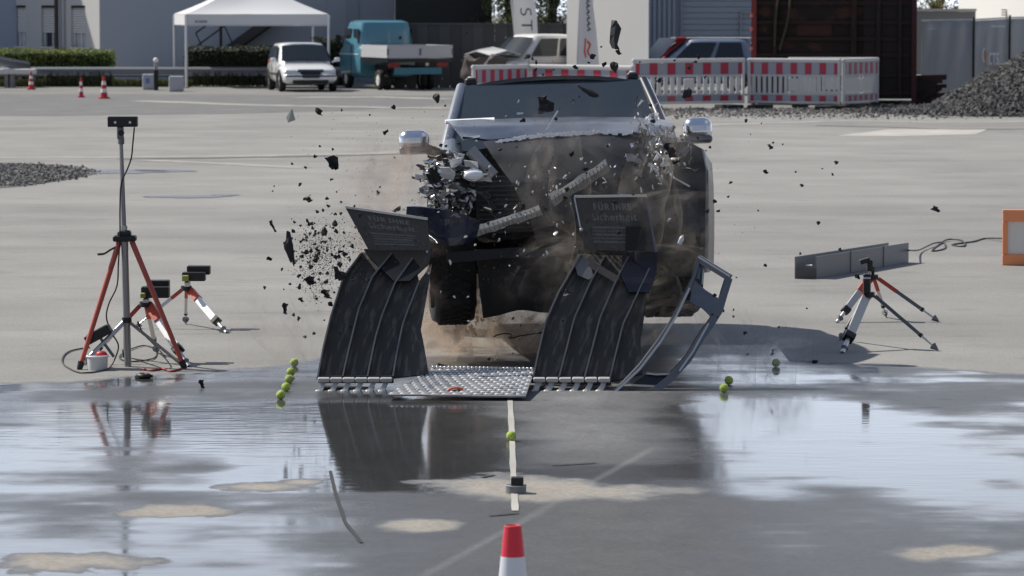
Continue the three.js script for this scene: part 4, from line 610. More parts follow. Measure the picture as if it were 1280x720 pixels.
// ------------------------------------------------------------------ the SUV, nose lifted by the impact
const suv = thing('crashed_suv', 'black SUV with chrome mirrors, its smashed front thrown up against the steel barrier', 'SUV');
suv.rotation.order = 'YXZ'; suv.position.set(0.37, 0.1, -4.6); suv.rotation.set(-8 * Math.PI / 180, 0.6 * Math.PI / 180, 2.0 * Math.PI / 180); suv.updateMatrixWorld();
const LC = (px, py, z) => suv.worldToLocal(P(px, py, z));            // a point of the wreck in the car's own frame
{
  const t = suv, PA = M.paint, q = rng(303);
  const secs = [[-1.0, 0.84, 0.6, 1.12], [-0.92, 0.93, 0.5, 1.2], [-0.6, 0.98, 0.42, 1.22], [0, 0.995, 0.38, 1.21], [1.3, 0.995, 0.36, 1.19], [2.0, 0.99, 0.36, 1.17], [2.5, 0.985, 0.38, 1.15], [2.9, 0.975, 0.4, 1.12], [3.12, 0.96, 0.44, 1.08], [3.26, 0.93, 0.5, 1.04]];
  const body = loft(secs.map(([z, w, a, b]) => superRing(z, w, a, b, 64, 5)), true, 0.6);
  { const p = body.attributes.position; for (let i = 0; i < p.count; i++) { const z = p.getZ(i), k = sstep(2.55, 3.2, z) * 0.11; if (k <= 0) continue; const x = p.getX(i), y = p.getY(i); p.setXYZ(i, x + k * (vn(y * 7 + z * 5, x * 3 + 9) - 0.5) * 1.2, y + k * (vn(x * 6, z * 9 + 4) - 0.5), z - k * 1.8 * vn(x * 5 + 3, y * 6)); } body.computeVertexNormals(); }
  part('body', toCreasedNormals(body, 0.5), PA, t);
  // cabin: roof skin, pillars and panes over a dark interior
  const roof = []; for (let i = 0; i <= 10; i++) { const k = i / 10, z = mix(1.27, -0.72, k), r = []; for (let j = 0; j <= 12; j++) { const u = j / 6 - 1; r.push(V(u * mix(0.71, 0.66, k), 1.775 + 0.05 * Math.sin(Math.PI * clamp(k * 1.1 + 0.04)) + 0.045 * (1 - u * u) - 0.04 * Math.pow(Math.abs(u), 6), z + (i === 0 ? 0.06 * (1 - u * u) : 0))); } roof.push(r); }
  part('roof', sheet(roof.reverse(), 0.03, 0.9), PA, t);
  const zb = 2.1, wb = 0.88, yb = 1.12;
  for (const s of [-1, 1]) {
    part('windscreen_pillar', tube([V(s * wb, yb, zb), V(s * 0.83, 1.34, 1.84), V(s * 0.77, 1.58, 1.53), V(s * 0.715, 1.785, 1.24)], 0.042, 24, 14), s < 0 ? phys(0.3, 0.31, 0.33, 0.3, 0.6, { clearcoat: 1, clearcoatRoughness: 0.1 }) : PA, t);
    part('pillar_trim', tube([V(s * (wb + 0.012), yb + 0.02, zb + 0.04), V(s * 0.842, 1.34, 1.88), V(s * 0.782, 1.58, 1.57), V(s * 0.727, 1.78, 1.28)], 0.011, 20, 7), M.silver, t);
    part('door_pillar', sweep([V(s * 0.925, 1.15, 0.75), V(s * 0.72, 1.78, 0.62)], V(0, 0, 1), 0.14, 0.05), M.black, t);
    part('rear_pillar', sweep([V(s * 0.92, 1.18, -0.72), V(s * 0.7, 1.78, -0.58)], V(0, 0, 1), 0.32, 0.06), PA, t);
    part('side_window', facePane(s > 0 ? [V(0.925, 1.16, 2.0), V(0.925, 1.16, -0.6), V(0.71, 1.77, -0.5), V(0.715, 1.77, 1.22)] : [V(-0.925, 1.16, -0.6), V(-0.925, 1.16, 2.0), V(-0.715, 1.77, 1.22), V(-0.71, 1.77, -0.5)], 0.02, 0.98, 0, 1, -0.02), phys(0.25, 0.28, 0.3, 0.03, 0, { transmission: 0.7, thickness: 0 }), t);
    part('roof_rail', tube([V(s * 0.64, 1.82, 1.0), V(s * 0.645, 1.89, 0.85), V(s * 0.64, 1.905, 0.2), V(s * 0.63, 1.89, -0.4), V(s * 0.62, 1.83, -0.55)], 0.026, 30), M.silver, t);
    part('rail_foot', rbox(0.1, 0.075, 0.2, 0.03, s * 0.64, 1.845, 0.98), M.black, t);
    part('door_seam', bar(V(s * 1.0, 0.5, 1.95), V(s * 0.985, 1.14, 2.0), 0.014), M.black, t); part('door_handle', rbox(0.04, 0.04, 0.2, 0.015, s * 1.0, 1.02, 0.95), M.chrome, t);
  }
  const glassQ = [V(-0.86, 1.14, 2.06), V(0.86, 1.14, 2.06), V(0.7, 1.775, 1.26), V(-0.7, 1.775, 1.26)];
  part('windscreen', facePane(glassQ, 0, 1, 0, 1, 0.02), new THREE.MeshPhysicalMaterial({ color: lin(0.06, 0.078, 0.1), roughness: 0.08, transmission: 0.5, thickness: 0, ior: 1.5 }), t);
  const interior = std(0.05, 0.055, 0.062, 0.85); part('dashboard', rbox(1.6, 0.2, 0.5, 0.08, 0, 1.1, 1.75), interior, t); for (const x of [-0.4, 0.4]) { const st = part('seat', rbox(0.5, 0.7, 0.16, 0.07, x, 1.2, 0.55), interior, t); part('headrest', rbox(0.26, 0.18, 0.1, 0.04, x, 1.62, 0.5), interior, st); }
  part('steering_wheel', new THREE.TorusGeometry(0.18, 0.02, 8, 28).rotateX(-0.4).translate(0.4, 1.22, 1.4), M.black, t); part('rear_window', facePane([V(0.86, 1.2, -0.92), V(-0.86, 1.2, -0.92), V(-0.66, 1.76, -0.72), V(0.66, 1.76, -0.72)], 0.05, 0.95, 0, 0.95, 0.01), phys(0.2, 0.22, 0.25, 0.05, 0, { transmission: 0.4, thickness: 0 }), t);
  part('cabin_floor', box(1.7, 0.04, 2.8, 0, 1.0, 0.6), interior, t);
  part('inner_mirror', rbox(0.22, 0.06, 0.04, 0.02, 0, 1.66, 1.28), M.black, t); part('tax_disc', box(0.05, 0.05, 0.003, -0.27, 1.5, 1.68), M.white, t);
  // door mirrors
  for (const [px, py, w, h] of [[517.5, 176, 39, 27], [872, 161.5, 37, 29]]) {
    const z = -2.5, c = LC(px, py, z), s = pxm(z), sg = Math.sign(px - 700); const m = part('door_mirror', rbox(w * s, h * s, 0.15, 0.072, c.x, c.y, c.z), M.chrome, t); part('mirror_arm', bar(V(c.x - sg * w * s * 0.35, c.y - 0.06, c.z - 0.02), V(sg * 0.9, c.y - 0.1, c.z - 0.06), 0.07, 0.08), M.black, m); part('mirror_base', rbox(w * s * 0.96, 0.05, 0.14, 0.02, c.x, c.y - h * s * 0.45, c.z - 0.005), M.steelMid, m);
  }
  // bonnet: buckled, its front half folded down
  const z1 = -2.45, z2 = -1.62, hr = [[[557, 152], [600, 150], [650, 148.5], [720, 147], [790, 147.5], [836, 151]], [[566, 158], [606, 159], [655, 157], [722, 154.5], [788, 154], [842, 160]], [[578, 172], [612, 176], [655, 172], [722, 167], [788, 165.5], [846, 176]]];
  const top = hr.map((r, i) => r.map(([x, y]) => LC(x, y, mix(z1, z2, i / 2) + 0.02)));
  const fine = (rows, nI, nJ, amp, f, seed) => { const out = []; for (let i = 0; i <= nI; i++) { const u = i / nI * (rows.length - 1), i0 = Math.min(rows.length - 2, u | 0), r = []; for (let j = 0; j <= nJ; j++) { const v = j / nJ * (rows[0].length - 1), j0 = Math.min(rows[0].length - 2, v | 0), a = rows[i0][j0].clone().lerp(rows[i0][j0 + 1], v - j0), b = rows[i0 + 1][j0].clone().lerp(rows[i0 + 1][j0 + 1], v - j0), p = a.lerp(b, u - i0); p.z += amp * (fbm(p.x * f + seed, p.y * f * 1.3 + p.z * f, 4) - 0.5) * 2; p.y += amp * 0.5 * (vn(p.x * f * 1.4 + seed * 2, p.z * f + 4) - 0.5); r.push(p); } out.push(r); } return out; };
  part('bonnet', sheet(fine(top, 12, 40, 0.012, 5, 3), 0.014, 0.5), phys(0.02, 0.026, 0.048, 0.22, 0, { specularIntensity: 0.8 }), t);
  const fold = [[[604, 178], [655, 173], [722, 168], [788, 166.5], [842, 177], [852, 186]], [[614, 194], [662, 190], [726, 186], [790, 188], [842, 196], [862, 206]], [[640, 230], [690, 226], [740, 222], [790, 226], [845, 236], [872, 240]], [[664, 276], [704, 280], [746, 282], [796, 282], [846, 286], [876, 288]], [[676, 330], [712, 340], [750, 346], [800, 344], [846, 346], [874, 345]]].map((r, i) => r.map(([x, y]) => LC(x, y, [-1.6, -1.42, -1.24, -1.16, -1.22][i])));
  part('folded_bonnet_front', sheet(fine(fold, 26, 30, 0.035, 4.2, 11), 0.014, 0.45), M.paintDusty, t, 'dust covered front half of the bonnet, folded down');
  part('torn_edge', (() => { const g = []; const E = [[620, 178], [636, 175], [652, 172.5], [672, 170], [692, 168.5], [716, 167], [742, 166], [766, 165.5], [790, 166]]; for (let i = 0; i < E.length - 1; i++) for (let k = 0; k < 4; k++) { const a = LC(mix(E[i][0], E[i + 1][0], k / 4), mix(E[i][1], E[i + 1][1], k / 4) + 1.8 * (q() - 0.5), -1.57), b = LC(mix(E[i][0], E[i + 1][0], (k + 1.1) / 4), mix(E[i][1], E[i + 1][1], (k + 1) / 4) + 2.4 * (q() - 0.5), -1.56); g.push(bar(a, b, 0.013 + 0.022 * q(), 0.03)); } return g; })(), std(0.9, 0.9, 0.9, 0.3, 0.35), t, 'bright torn edge of the buckled bonnet').userData.kind = 'stuff';
  part('wiper_cowl', sheet([[LC(556, 150.5, -2.5), LC(618, 147.5, -2.48)], [LC(556, 151.5, -2.44), LC(618, 148.5, -2.42)], [LC(557, 154.5, -2.41), LC(618, 150.5, -2.39)]], 0.01, 0.3), std(0.95, 0.95, 0.95, 0.35), t); part('bonnet_corner', sheet([[LC(576, 172, -1.62), LC(600, 169.5, -1.62)], [LC(579, 176, -1.6), LC(600, 172, -1.6)]], 0.01), M.alu, t);
  // black cavity where the grille, radiator and left wing were
  part('engine_void', jitter(new THREE.BoxGeometry(1.72, 0.66, 0.3, 22, 12, 4).translate(0, 0.78, 3.06), 0.07, 5, 4), M.blackMatt, t);
  const R = LC(655, 250, -1.3); part('radiator', box(0.5, 0.42, 0.05, R.x - 0.1, R.y - 0.02, R.z - 0.02), std(0.025, 0.026, 0.028, 0.6, 0.4), t);
  part('radiator_fins', Array.from({ length: 12 }, (_, k) => box(0.46, 0.008, 0.02, R.x - 0.1, R.y - 0.2 + k * 0.034, R.z + 0.014)), std(0.05, 0.05, 0.055, 0.5, 0.5), t).userData.kind = 'stuff';
  part('crash_beam', sweep([LC(560, 322, -1.3), LC(640, 316, -1.12), LC(740, 314, -1.1), LC(868, 318, -1.3)], V(0, 1, 0), 0.07, 0.07), M.blackMatt, t);
  for (let k = 0; k < 3; k++) { const a = LC(604 + 22 * q(), 240 + 30 * q(), -1.15 - 0.1 * q()), b = a.clone().add(V(0.3 * (q() - 0.5), 0.3 * (q() - 0.5), 0.1 * (q() - 0.5))); part('hose', tube([a, a.clone().lerp(b, 0.5).add(V(0.05, -0.05, 0.05)), b], 0.012 + 0.012 * q(), 14), M.black, t); }
  // the trim bar torn in two, hanging across the front
  const trim = (a, b, w0, w1, z) => { const rows = []; for (let i = 0; i <= 14; i++) { const u = i / 14, x = mix(a[0], b[0], u), y = mix(a[1], b[1], u) + 1.2 * (vn(i * 0.9, a[0]) - 0.5) + 3 * u * (1 - u), w = mix(w0, w1, u) * (0.8 + 0.5 * vn(i * 0.8, 9 + a[0])) / 2; rows.push([LC(x - w * 0.45, y - w, z), LC(x - w * 0.1, y, z + 0.02), LC(x + w * 0.45, y + w, z)]); } return sheet(rows, 0.008, 0.4); };
  const tm = std(0.5, 0.49, 0.47, 0.45, 0.55, { map: dustTex }); const tp = [part('trim_bar', trim([582, 293], [676, 262], 11, 10, -0.92), tm, t, 'left half of the torn pale trim bar'), part('trim_bar', trim([690, 250], [760, 206], 12, 14, -0.95), tm, t, 'right half of the torn pale trim bar')];
  tp.forEach((o, n) => { const g = []; for (let i = 0; i < 15; i++) { const u = (i + 0.5) / 15, x = n ? mix(692, 758, u) : mix(586, 672, u), y = n ? mix(250, 208, u) : mix(294, 264, u); g.push(bar(LC(x - 1.5, y - 4.5, -0.905), LC(x + 1.5, y + 4.5, -0.905), 0.006, 0.01)); } part('trim_slot', g, M.steelMid, o).userData.kind = 'stuff'; });
  // navy bumper corner pushed off to the left
  const bp = [[[509, 258], [527, 258], [552, 262], [582, 268], [600, 276]], [[508, 270], [530, 272], [556, 276], [584, 281], [598, 286]], [[516, 284], [538, 290], [560, 294], [584, 296], [594, 298]], [[536, 298], [548, 304], [562, 307], [580, 305], [588, 303]]].map((r, i) => r.map(([x, y], j) => LC(x, y, -0.82 + 0.1 * Math.sin(j / 4 * Math.PI) - 0.02 * i)));
  part('bumper_corner', sheet(fine(bp, 14, 18, 0.012, 7, 21), 0.012, 0.7), M.paintBlue, t, 'dark blue torn off bumper corner');
  // left wing remains: a dented dome, a bent tube, and crushed lamp
  part('wing_remains', sheet(fine([[[549, 192], [556, 176], [566, 173], [575, 177], [580, 190]], [[548, 200], [556, 188], [566, 185], [576, 188], [582, 196]], [[546, 208], [556, 202], [567, 200], [577, 202], [584, 206]]].map((r, i) => r.map(([x, y], j) => LC(x, y, -1.75 + 0.16 * i + 0.06 * Math.sin(j / 4 * Math.PI)))), 10, 14, 0.015, 8, 5), 0.01, 0.9), phys(0.22, 0.235, 0.26, 0.3, 0.5, { clearcoat: 1 }), t);
  part('bent_tube', rod(LC(588, 188, -1.35), LC(618, 220, -1.3), 0.045, 0.04, 16), std(0.3, 0.3, 0.3, 0.5, 0.5), t);
  part('lamp_reflector', new THREE.SphereGeometry(0.062, 20, 14, 0, 6.2832, 0, 1.5).scale(1.2, 0.45, 0.8).rotateX(1.3).translate(...LC(592, 219, -1.12).toArray()), std(0.95, 0.95, 0.95, 0.12, 0.9), t);
  part('lamp_lens', new THREE.SphereGeometry(0.05, 18, 12).scale(1.35, 0.7, 0.5).translate(...LC(592, 219, -1.08).toArray()), phys(0.92, 0.92, 0.92, 0.2, 0, { clearcoat: 1 }), t);
  // shards of plastic, glass and sheet metal around both lamps
  const mats = { pale: std(0.78, 0.78, 0.78, 0.3, 0.25), grey: std(0.25, 0.25, 0.26, 0.4, 0.5), dark: M.black, mirror: M.chrome };
  const shards = (n, f, sizes, seed, wts, spin = 1) => {
    const g = { pale: [], grey: [], dark: [], mirror: [] }, r = rng(seed);
    for (let i = 0; i < n; i++) { const [x, y, z] = f(r), c = LC(x, y, z), s = mix(sizes[0], sizes[1], Math.pow(r(), 2)), k = r(), key = k < wts[0] ? 'pale' : k < wts[1] ? 'grey' : k < wts[2] ? 'mirror' : 'dark', rows = [], C = 3, m = new THREE.Matrix4().makeRotationFromEuler(new THREE.Euler(r() * 6, spin * (r() - 0.5) * 6, spin * (r() - 0.5) * 6)), el = 0.25 + 0.6 * r(); for (let a = 0; a < 3; a++) { const row = []; for (let b = 0; b < C; b++) row.push(V((a - 1 + 0.5 * (r() - 0.5)) * s, (b - 1 + 0.6 * (r() - 0.5)) * s * el, 0.6 * s * (r() - 0.5)).applyMatrix4(m).add(c)); rows.push(row); } g[key].push(sheet(rows, 0.005, 0.2)); }
    for (const k of Object.keys(g)) if (g[k].length) part(k === 'dark' ? 'black_shard' : k === 'grey' ? 'grey_shard' : k === 'mirror' ? 'metal_shard' : 'pale_shard', g[k], mats[k], t).userData.kind = 'stuff';
  };
  shards(230, (r) => { const a = r() * 6.28, d = Math.sqrt(r()); return [563 + 41 * d * Math.cos(a) * (0.8 + 0.3 * r()), 226 + 36 * d * Math.sin(a), -1.5 + 0.35 * r()]; }, [0.014, 0.06], 401, [0.2, 0.46, 0.58], 0.16);
  shards(90, (r) => [540 + 50 * r(), 246 + 18 * r(), -1.4 + 0.3 * r()], [0.012, 0.05], 402, [0.2, 0.5, 0.6]);
  shards(130, (r) => { const a = r() * 6.28, d = Math.sqrt(r()); return [828 + 44 * d * Math.cos(a), 202 + 44 * d * Math.sin(a), -1.5 + 0.4 * r()]; }, [0.01, 0.07], 403, [0.07, 0.82, 0.86]);
  shards(34, (r) => [812 + 30 * r(), 188 + 32 * r(), -1.15 + 0.15 * r()], [0.01, 0.035], 404, [0.5, 0.8, 0.9]);
  shards(26, (r) => [792 + 30 * r(), 120 + 50 * r(), -2.0 + 0.5 * r()], [0.008, 0.035], 405, [0.4, 0.75, 0.85]);
  shards(90, (r) => [620 + 200 * r(), 200 + 120 * r(), -1.05 + 0.2 * r()], [0.006, 0.02], 406, [0.5, 0.75, 0.8]);
  // right wing: dented skin over the wheel
  const rw = [[[846, 178], [862, 176], [878, 186], [889, 204]], [[842, 205], [864, 204], [884, 212], [891, 232]], [[836, 245], [862, 246], [884, 250], [892, 266]], [[834, 290], [862, 292], [884, 294], [892, 300]], [[838, 336], [862, 340], [882, 340], [891, 338]]].map((r, i) => r.map(([x, y], j) => LC(x, y, -1.22 - 0.1 * (j === 3) - 0.35 * (j === 3) - 0.02 * i)));
  part('dented_wing', sheet(fine(rw, 20, 16, 0.03, 6, 33), 0.012, 0.5), phys(0.05, 0.052, 0.056, 0.5, 0.2, { clearcoat: 0.5, clearcoatRoughness: 0.25 }), t, 'dented right wing grey with dust');
  // wheels
  for (const [x, z, dy, st] of [[-0.84, 2.72, -0.15, 0.1], [0.83, 2.72, -0.15, 0.1], [-0.83, 0, 0, 0], [0.83, 0, 0, 0]]) { const h = new THREE.Group(); const ty = wheel(t, 0, 0.385, 0, 0.3, Math.sign(x)); ty.position.set(x, dy, z); ty.rotation.y = st; h; const tr = []; for (let k = 0; k < 40; k++) { const a = k / 40 * 6.2832; for (const [o, sx] of [[-0.075, 1], [0.075, -1], [0, 1]]) tr.push(box(0.06, 0.012, 0.03).rotateY(0.4 * sx).translate(o, 0.387, 0).rotateX(a + (o ? 0 : 0.08)).translate(0, 0.385, 0)); } const b = part('tread_block', tr, M.rubber, ty); b.userData.kind = 'stuff'; }
  part('splash_guard', sheet(fine([[[596, 312], [660, 318], [730, 326], [800, 330], [868, 330]], [[598, 352], [655, 356], [730, 352], [800, 356], [866, 352]], [[604, 398], [650, 388], [722, 392], [800, 398], [862, 372]]].map((r, i) => r.map(([x, y]) => LC(x, y, -1.25 - 0.12 * i))), 14, 30, 0.06, 4, 51), 0.01, 0.5), M.blackMatt, t);
  part('underbody', box(1.3, 0.16, 3.6, 0, 0.4, 1.1), M.blackMatt, t); part('front_axle', rod(V(-0.75, 0.3, 2.72), V(0.75, 0.32, 2.72), 0.05), M.steelDark, t); part('control_arm', bar(V(-0.35, 0.34, 2.5), V(-0.72, 0.24, 2.72), 0.08, 0.05), M.steelMid, t); part('control_arm', bar(V(0.35, 0.34, 2.5), V(0.72, 0.26, 2.72), 0.08, 0.05), M.steelMid, t);
  part('wheel_liner', new THREE.CylinderGeometry(0.46, 0.46, 0.34, 28, 1, true, -Math.PI / 2 + 0.2, Math.PI - 0.4).rotateZ(Math.PI / 2).translate(-0.83, 0.42, 2.72), std(0.012, 0.012, 0.012, 0.9, 0, { side: THREE.DoubleSide }), t);
  part('loose_wire', tube([LC(617, 421, -1.5), LC(624, 418, -1.5), LC(634, 417, -1.5), LC(640, 419, -1.5), LC(636, 423, -1.5), LC(650, 420, -1.5), LC(690, 414, -1.5)], 0.005, 40, 5), M.black, t);
  part('wing_strip', bar(LC(842, 222, -1.0), LC(862, 233, -1.05), 0.012), M.silver, t); part('antenna', rod(LC(684, 163, -1.9), LC(697, 138, -2.2), 0.008, 0.012), M.silver, t);
}
// ------------------------------------------------------------------ the mobile steel vehicle barrier
const blades = thing('vehicle_barrier', 'dark mobile steel vehicle barrier with toothed feet and two sign boards, rammed by the SUV', 'vehicle barrier');
{
  const t = blades, BZ = (y) => -0.06 - 0.62 * clamp((474 - y) / 160) ;         // leans back as it rises
  const at = ([x, y], o = 0) => P(x, y, BZ(y) + o);
  const lerpLine = (L, u) => { const f = u * (L.length - 1), i = Math.min(L.length - 2, f | 0); return [mix(L[i][0], L[i + 1][0], f - i), mix(L[i][1], L[i + 1][1], f - i)]; };
  const module = (lines, edge, label, sign) => {
    // skin between neighbouring ribs
    for (let k = 0; k < lines.length - 1; k++) { const rows = []; for (let i = 0; i <= 14; i++) { const a = lerpLine(lines[k], 1 - i / 14), b = lerpLine(lines[k + 1], 1 - i / 14), r = []; for (let j = 0; j <= 3; j++) { const v = [mix(a[0], b[0], j / 3), mix(a[1], b[1], j / 3)]; r.push(at(v, -0.05)); } rows.push(r); } part('blade_plate', sheet(rows, 0.015, 0.6), M.steelPanel, t); }
    lines.forEach((L, k) => { if (k === lines.length - 1 && !edge) return; const pts = []; for (let i = 0; i <= 12; i++) pts.push(at(lerpLine(L, i / 12), -0.01)); const r = part('rib', sweep(pts, V(0, 0, 1), 0.085, 0.01), M.steelPanel, t); part('rib_edge', sweep(pts.map((p) => p.clone().add(V(-0.002, 0, 0.043))), V(0, 0, 1), 0.004, 0.011), std(0.2, 0.2, 0.2, 0.5, 0.5), r); });
  };
  const LA = [[[397, 474], [405, 432], [414, 395], [430, 345], [452, 316]], [[428, 473], [439, 425], [449, 385], [466, 345], [490, 316]], [[459, 473], [470, 420], [478, 393], [494, 353], [516, 322]], [[491, 473], [498, 432], [504, 404], [511, 385], [524, 352]], [[536, 468], [530, 432], [526, 412], [533, 373], [540, 330]]];
  const LB = [[[666, 473], [674, 436], [682, 402], [698, 366], [726, 318]], [[698, 474], [708, 436], [718, 397], [738, 352], [756, 320]], [[730, 474], [740, 436], [750, 397], [770, 350], [786, 320]], [[761, 478], [770, 440], [779, 404], [798, 364], [812, 335]], [[803, 468], [801, 440], [801, 416], [808, 364], [821, 318]]];
  module(LA, false); module(LB, false);
  // hinge plates under the signs
  part('hinge_plate', sheet([[at([455, 312], 0.0), at([540, 311], 0.0)], [at([462, 322], 0), at([536, 330], 0)], [at([492, 352], 0.02), at([512, 352], 0.02)]], 0.02), M.steelDark, t);
  part('hinge_plate', sheet([[at([778, 316], 0.02), at([822, 316], 0.02)], [at([776, 345], 0.02), at([820, 345], 0.02)], [at([786, 366], 0.02), at([812, 366], 0.02)]], 0.02), phys(0.012, 0.015, 0.03, 0.4, 0.3), t);
  part('hinge_plate', sheet([[at([722, 318], 0.01), at([736, 326], 0.01)], [at([718, 330], 0.01), at([742, 346], 0.01)], [at([722, 344], 0.01), at([736, 350], 0.01)]], 0.012), std(0.2, 0.2, 0.2, 0.6, 0.4), t, 'pale dusty bracket'); part('hinge_bar', bar(at([737, 329], 0.02), at([772, 350], 0.02), 0.05, 0.02), std(0.16, 0.14, 0.13, 0.7, 0.3), t);
  // feet: six toothed claws under each blade
  const foot = (x, y) => { const z = BZ(y) + 0.02, top = P(x + 4, y, z), mid = P(x + 0.5, y + 9, z + 0.05), tip = P(x - 4, y + 17, z + 0.12), f = part('foot_tooth', [sweep([top, mid, tip], V(0, 0, 1), 0.09, 0.034), rbox(0.082, 0.03, 0.1, 0.008, top.x - 0.005, top.y, top.z + 0.03), new THREE.SphereGeometry(0.031, 12, 8).scale(0.9, 0.8, 1.2).translate(tip.x, tip.y, tip.z)], std(0.5, 0.49, 0.47, 0.6, 0.25), t); return f; };
  for (let k = 0; k < 6; k++) { foot(402 + k * 15.6, 474); foot(671 + k * 16.2, 474); }
  part('foot_rail', bar(P(398, 474, -0.06), P(492, 474, -0.06), 0.05, 0.05), M.steelDark, t); part('foot_rail', bar(P(664, 474, -0.06), P(764, 477, -0.06), 0.05, 0.05), M.steelDark, t);
  part('ground_shoe', bar(P(400, 488, -0.1), P(486, 490, -0.1), 0.05, 0.2), M.blackMatt, t); part('ground_shoe', bar(P(666, 489, -0.1), P(760, 491, -0.1), 0.05, 0.2), M.blackMatt, t);
  // sign boards
  const sgn = (c, z, tx, lab) => { const [tl, tr, br, bl] = c, rows = []; for (let i = 0; i <= 6; i++) { const u = i / 6, r = []; for (let j = 0; j <= 6; j++) { const v = j / 6, x = mix(mix(tl[0], tr[0], v), mix(bl[0], br[0], v), u), y = mix(mix(tl[1], tr[1], v), mix(bl[1], br[1], v), u); r.push(P(x, y, z + 0.02 * Math.sin(v * 3) + 0.08 * u)); } rows.push(r); } const s = part('sign_board', sheet(rows, 0.012, 0.5), std(1, 1, 1, 0.8, 0, { map: tx }), t, lab), L = rows[0]; for (let i = 0; i < 6; i++) part('sign_rim', bar(L[i].clone().add(V(0, 0.008, 0)), L[i + 1].clone().add(V(0.002, 0.008, 0)), 0.016, 0.035), M.steelEdge, s); return [s, rows]; };
  const art = (c, w, h, skew) => { c.fillStyle = '#4c4945'; c.fillRect(0, 0, w, h); c.fillStyle = '#79746e'; c.font = 'bold 62px sans-serif'; c.textAlign = 'center'; c.fillText('FÜR IHRE', w / 2, 92); c.font = 'bold 66px sans-serif'; c.fillText('Sicherheit', w / 2, 168); const q = rng(17); for (let k = 0; k < 5; k++) { c.fillStyle = k % 2 ? '#5d5c5b' : '#6b6967'; c.fillRect(70 + 24 * q(), 212 + k * 26, w - 170 - 40 * q(), 14); } c.globalAlpha = 0.2; for (let k = 0; k < 260; k++) { c.fillStyle = q() < 0.6 ? '#6d6761' : '#191919'; const r = 2 + 16 * q() * q(); c.beginPath(); c.ellipse(q() * w, h * (0.25 + 0.75 * q()), r * 1.6, r, q() * 3, 0, 6.28); c.fill(); } };
  const tx = canvasTex(512, 384, art);
  const [s1, r1] = sgn([[432, 260], [534, 275], [538, 313], [461, 313]], -0.6, tx, 'left sign board, leaning and bent back'); const [s2, r2] = sgn([[718, 247], [808, 246], [820, 315], [731, 312]], -0.62, tx, 'right sign board, upright in front of the bonnet');
  part('sign_rim', bar(r2[0][0], r2[3][0].clone().lerp(r2[4][0], 0.4), 0.01, 0.02), M.steelEdge, s2); part('sign_rim', bar(r2[0][6], r2[6][6], 0.016, 0.02), M.steelMid, s2); part('rivet', new THREE.SphereGeometry(0.014, 10, 8).translate(...r2[4][0].clone().add(V(0, 0.02, 0.01)).toArray()), M.silver, s2);
  part('black_square', box(0.14, 0.17, 0.006, ...r2[5][5].clone().add(V(-0.05, 0.03, 0.03)).toArray()), M.blackMatt, s2);
  // chequer plate between the two blades
  const pl = [[484, 494.5], [657, 495.5], [668, 464], [540, 462]], a = G(...pl[0], 0.035), b = G(...pl[1], 0.035), c = G(...pl[2], 0.1), d = G(...pl[3], 0.1), rows = []; for (let i = 0; i <= 12; i++) { const r = []; for (let j = 0; j <= 12; j++) { const v = d.clone().lerp(c, j / 12).lerp(a.clone().lerp(b, j / 12), i / 12); v.y += 0.008 * (vn(i * 0.7, j * 0.7) - 0.5); r.push(v); } rows.push(r); }
  const cp = part('chequer_plate', sheet(rows, 0.012, 0.6), std(0.34, 0.34, 0.35, 0.5, 0.45), t), tb = [];
  for (let i = 0; i < 26; i++) for (let j = 0; j < 13; j++) { const u = (i + 0.5) / 26, w = (j + 0.5) / 13, v = d.clone().lerp(c, u).lerp(a.clone().lerp(b, u), w); tb.push(new THREE.OctahedronGeometry(0.02).scale(1.1, 0.5, 0.6).rotateY((i + j) % 2 ? 0.7 : -0.7).translate(v.x, v.y + 0.007, v.z)); } part('raised_tread', tb, std(0.72, 0.72, 0.72, 0.35, 0.5), cp).userData.kind = 'stuff';
  const back = []; for (let j = 0; j <= 26; j++) back.push(d.clone().lerp(c, j / 26)); part('plate_lip', back.slice(0, -1).map((p, i) => rbox(0.028, 0.024, 0.03, 0.01, p.x + 0.012, p.y + 0.016, p.z)), M.alu, cp).userData.kind = 'stuff';
  // the third blade knocked over at the right: an open frame
  const FZ = (y) => 0.05 - 0.5 * clamp((492 - y) / 170), f = (x, y, o = 0) => P(x, y, FZ(y) + o);
  const rail = (pts, w, th, m, n) => part(n, sweep(pts, V(0, 0, 1), w, th), m, t);
  rail([f(764, 492), f(780, 478), f(800, 457), f(824, 425), f(838, 404), f(853, 376), f(866, 348), f(874, 322)], 0.1, 0.022, M.steelMid, 'frame_rail'); rail([f(768, 491, 0.06), f(800, 461, 0.06), f(826, 427, 0.06), f(846, 394, 0.06), f(862, 360, 0.06)], 0.012, 0.014, M.steelEdge, 'frame_edge');
  rail([f(818, 488), f(838, 472), f(860, 448), f(878, 418), f(889, 403), f(899, 387), f(905, 366), f(911, 347)], 0.1, 0.05, M.steelMid, 'frame_rail'); rail([f(849, 464, 0.055), f(866, 440, 0.055), f(886, 404, 0.055)], 0.012, 0.012, M.steelEdge, 'frame_edge');
  part('frame_top', bar(f(873, 323), f(912, 347), 0.05, 0.1), M.steelMid, t); part('frame_top_edge', bar(f(873, 321, 0.055), f(912, 345, 0.055), 0.012, 0.012), M.steelEdge, t);
  part('cross_plate', sheet([[f(868, 352, 0.02), f(882, 364, 0.02), f(904, 378, 0.02)], [f(864, 368, 0.03), f(880, 382, 0.03), f(900, 392, 0.03)], [f(862, 378, 0.02), f(878, 386, 0.02), f(894, 402, 0.02)]], 0.03), M.steelMid, t);
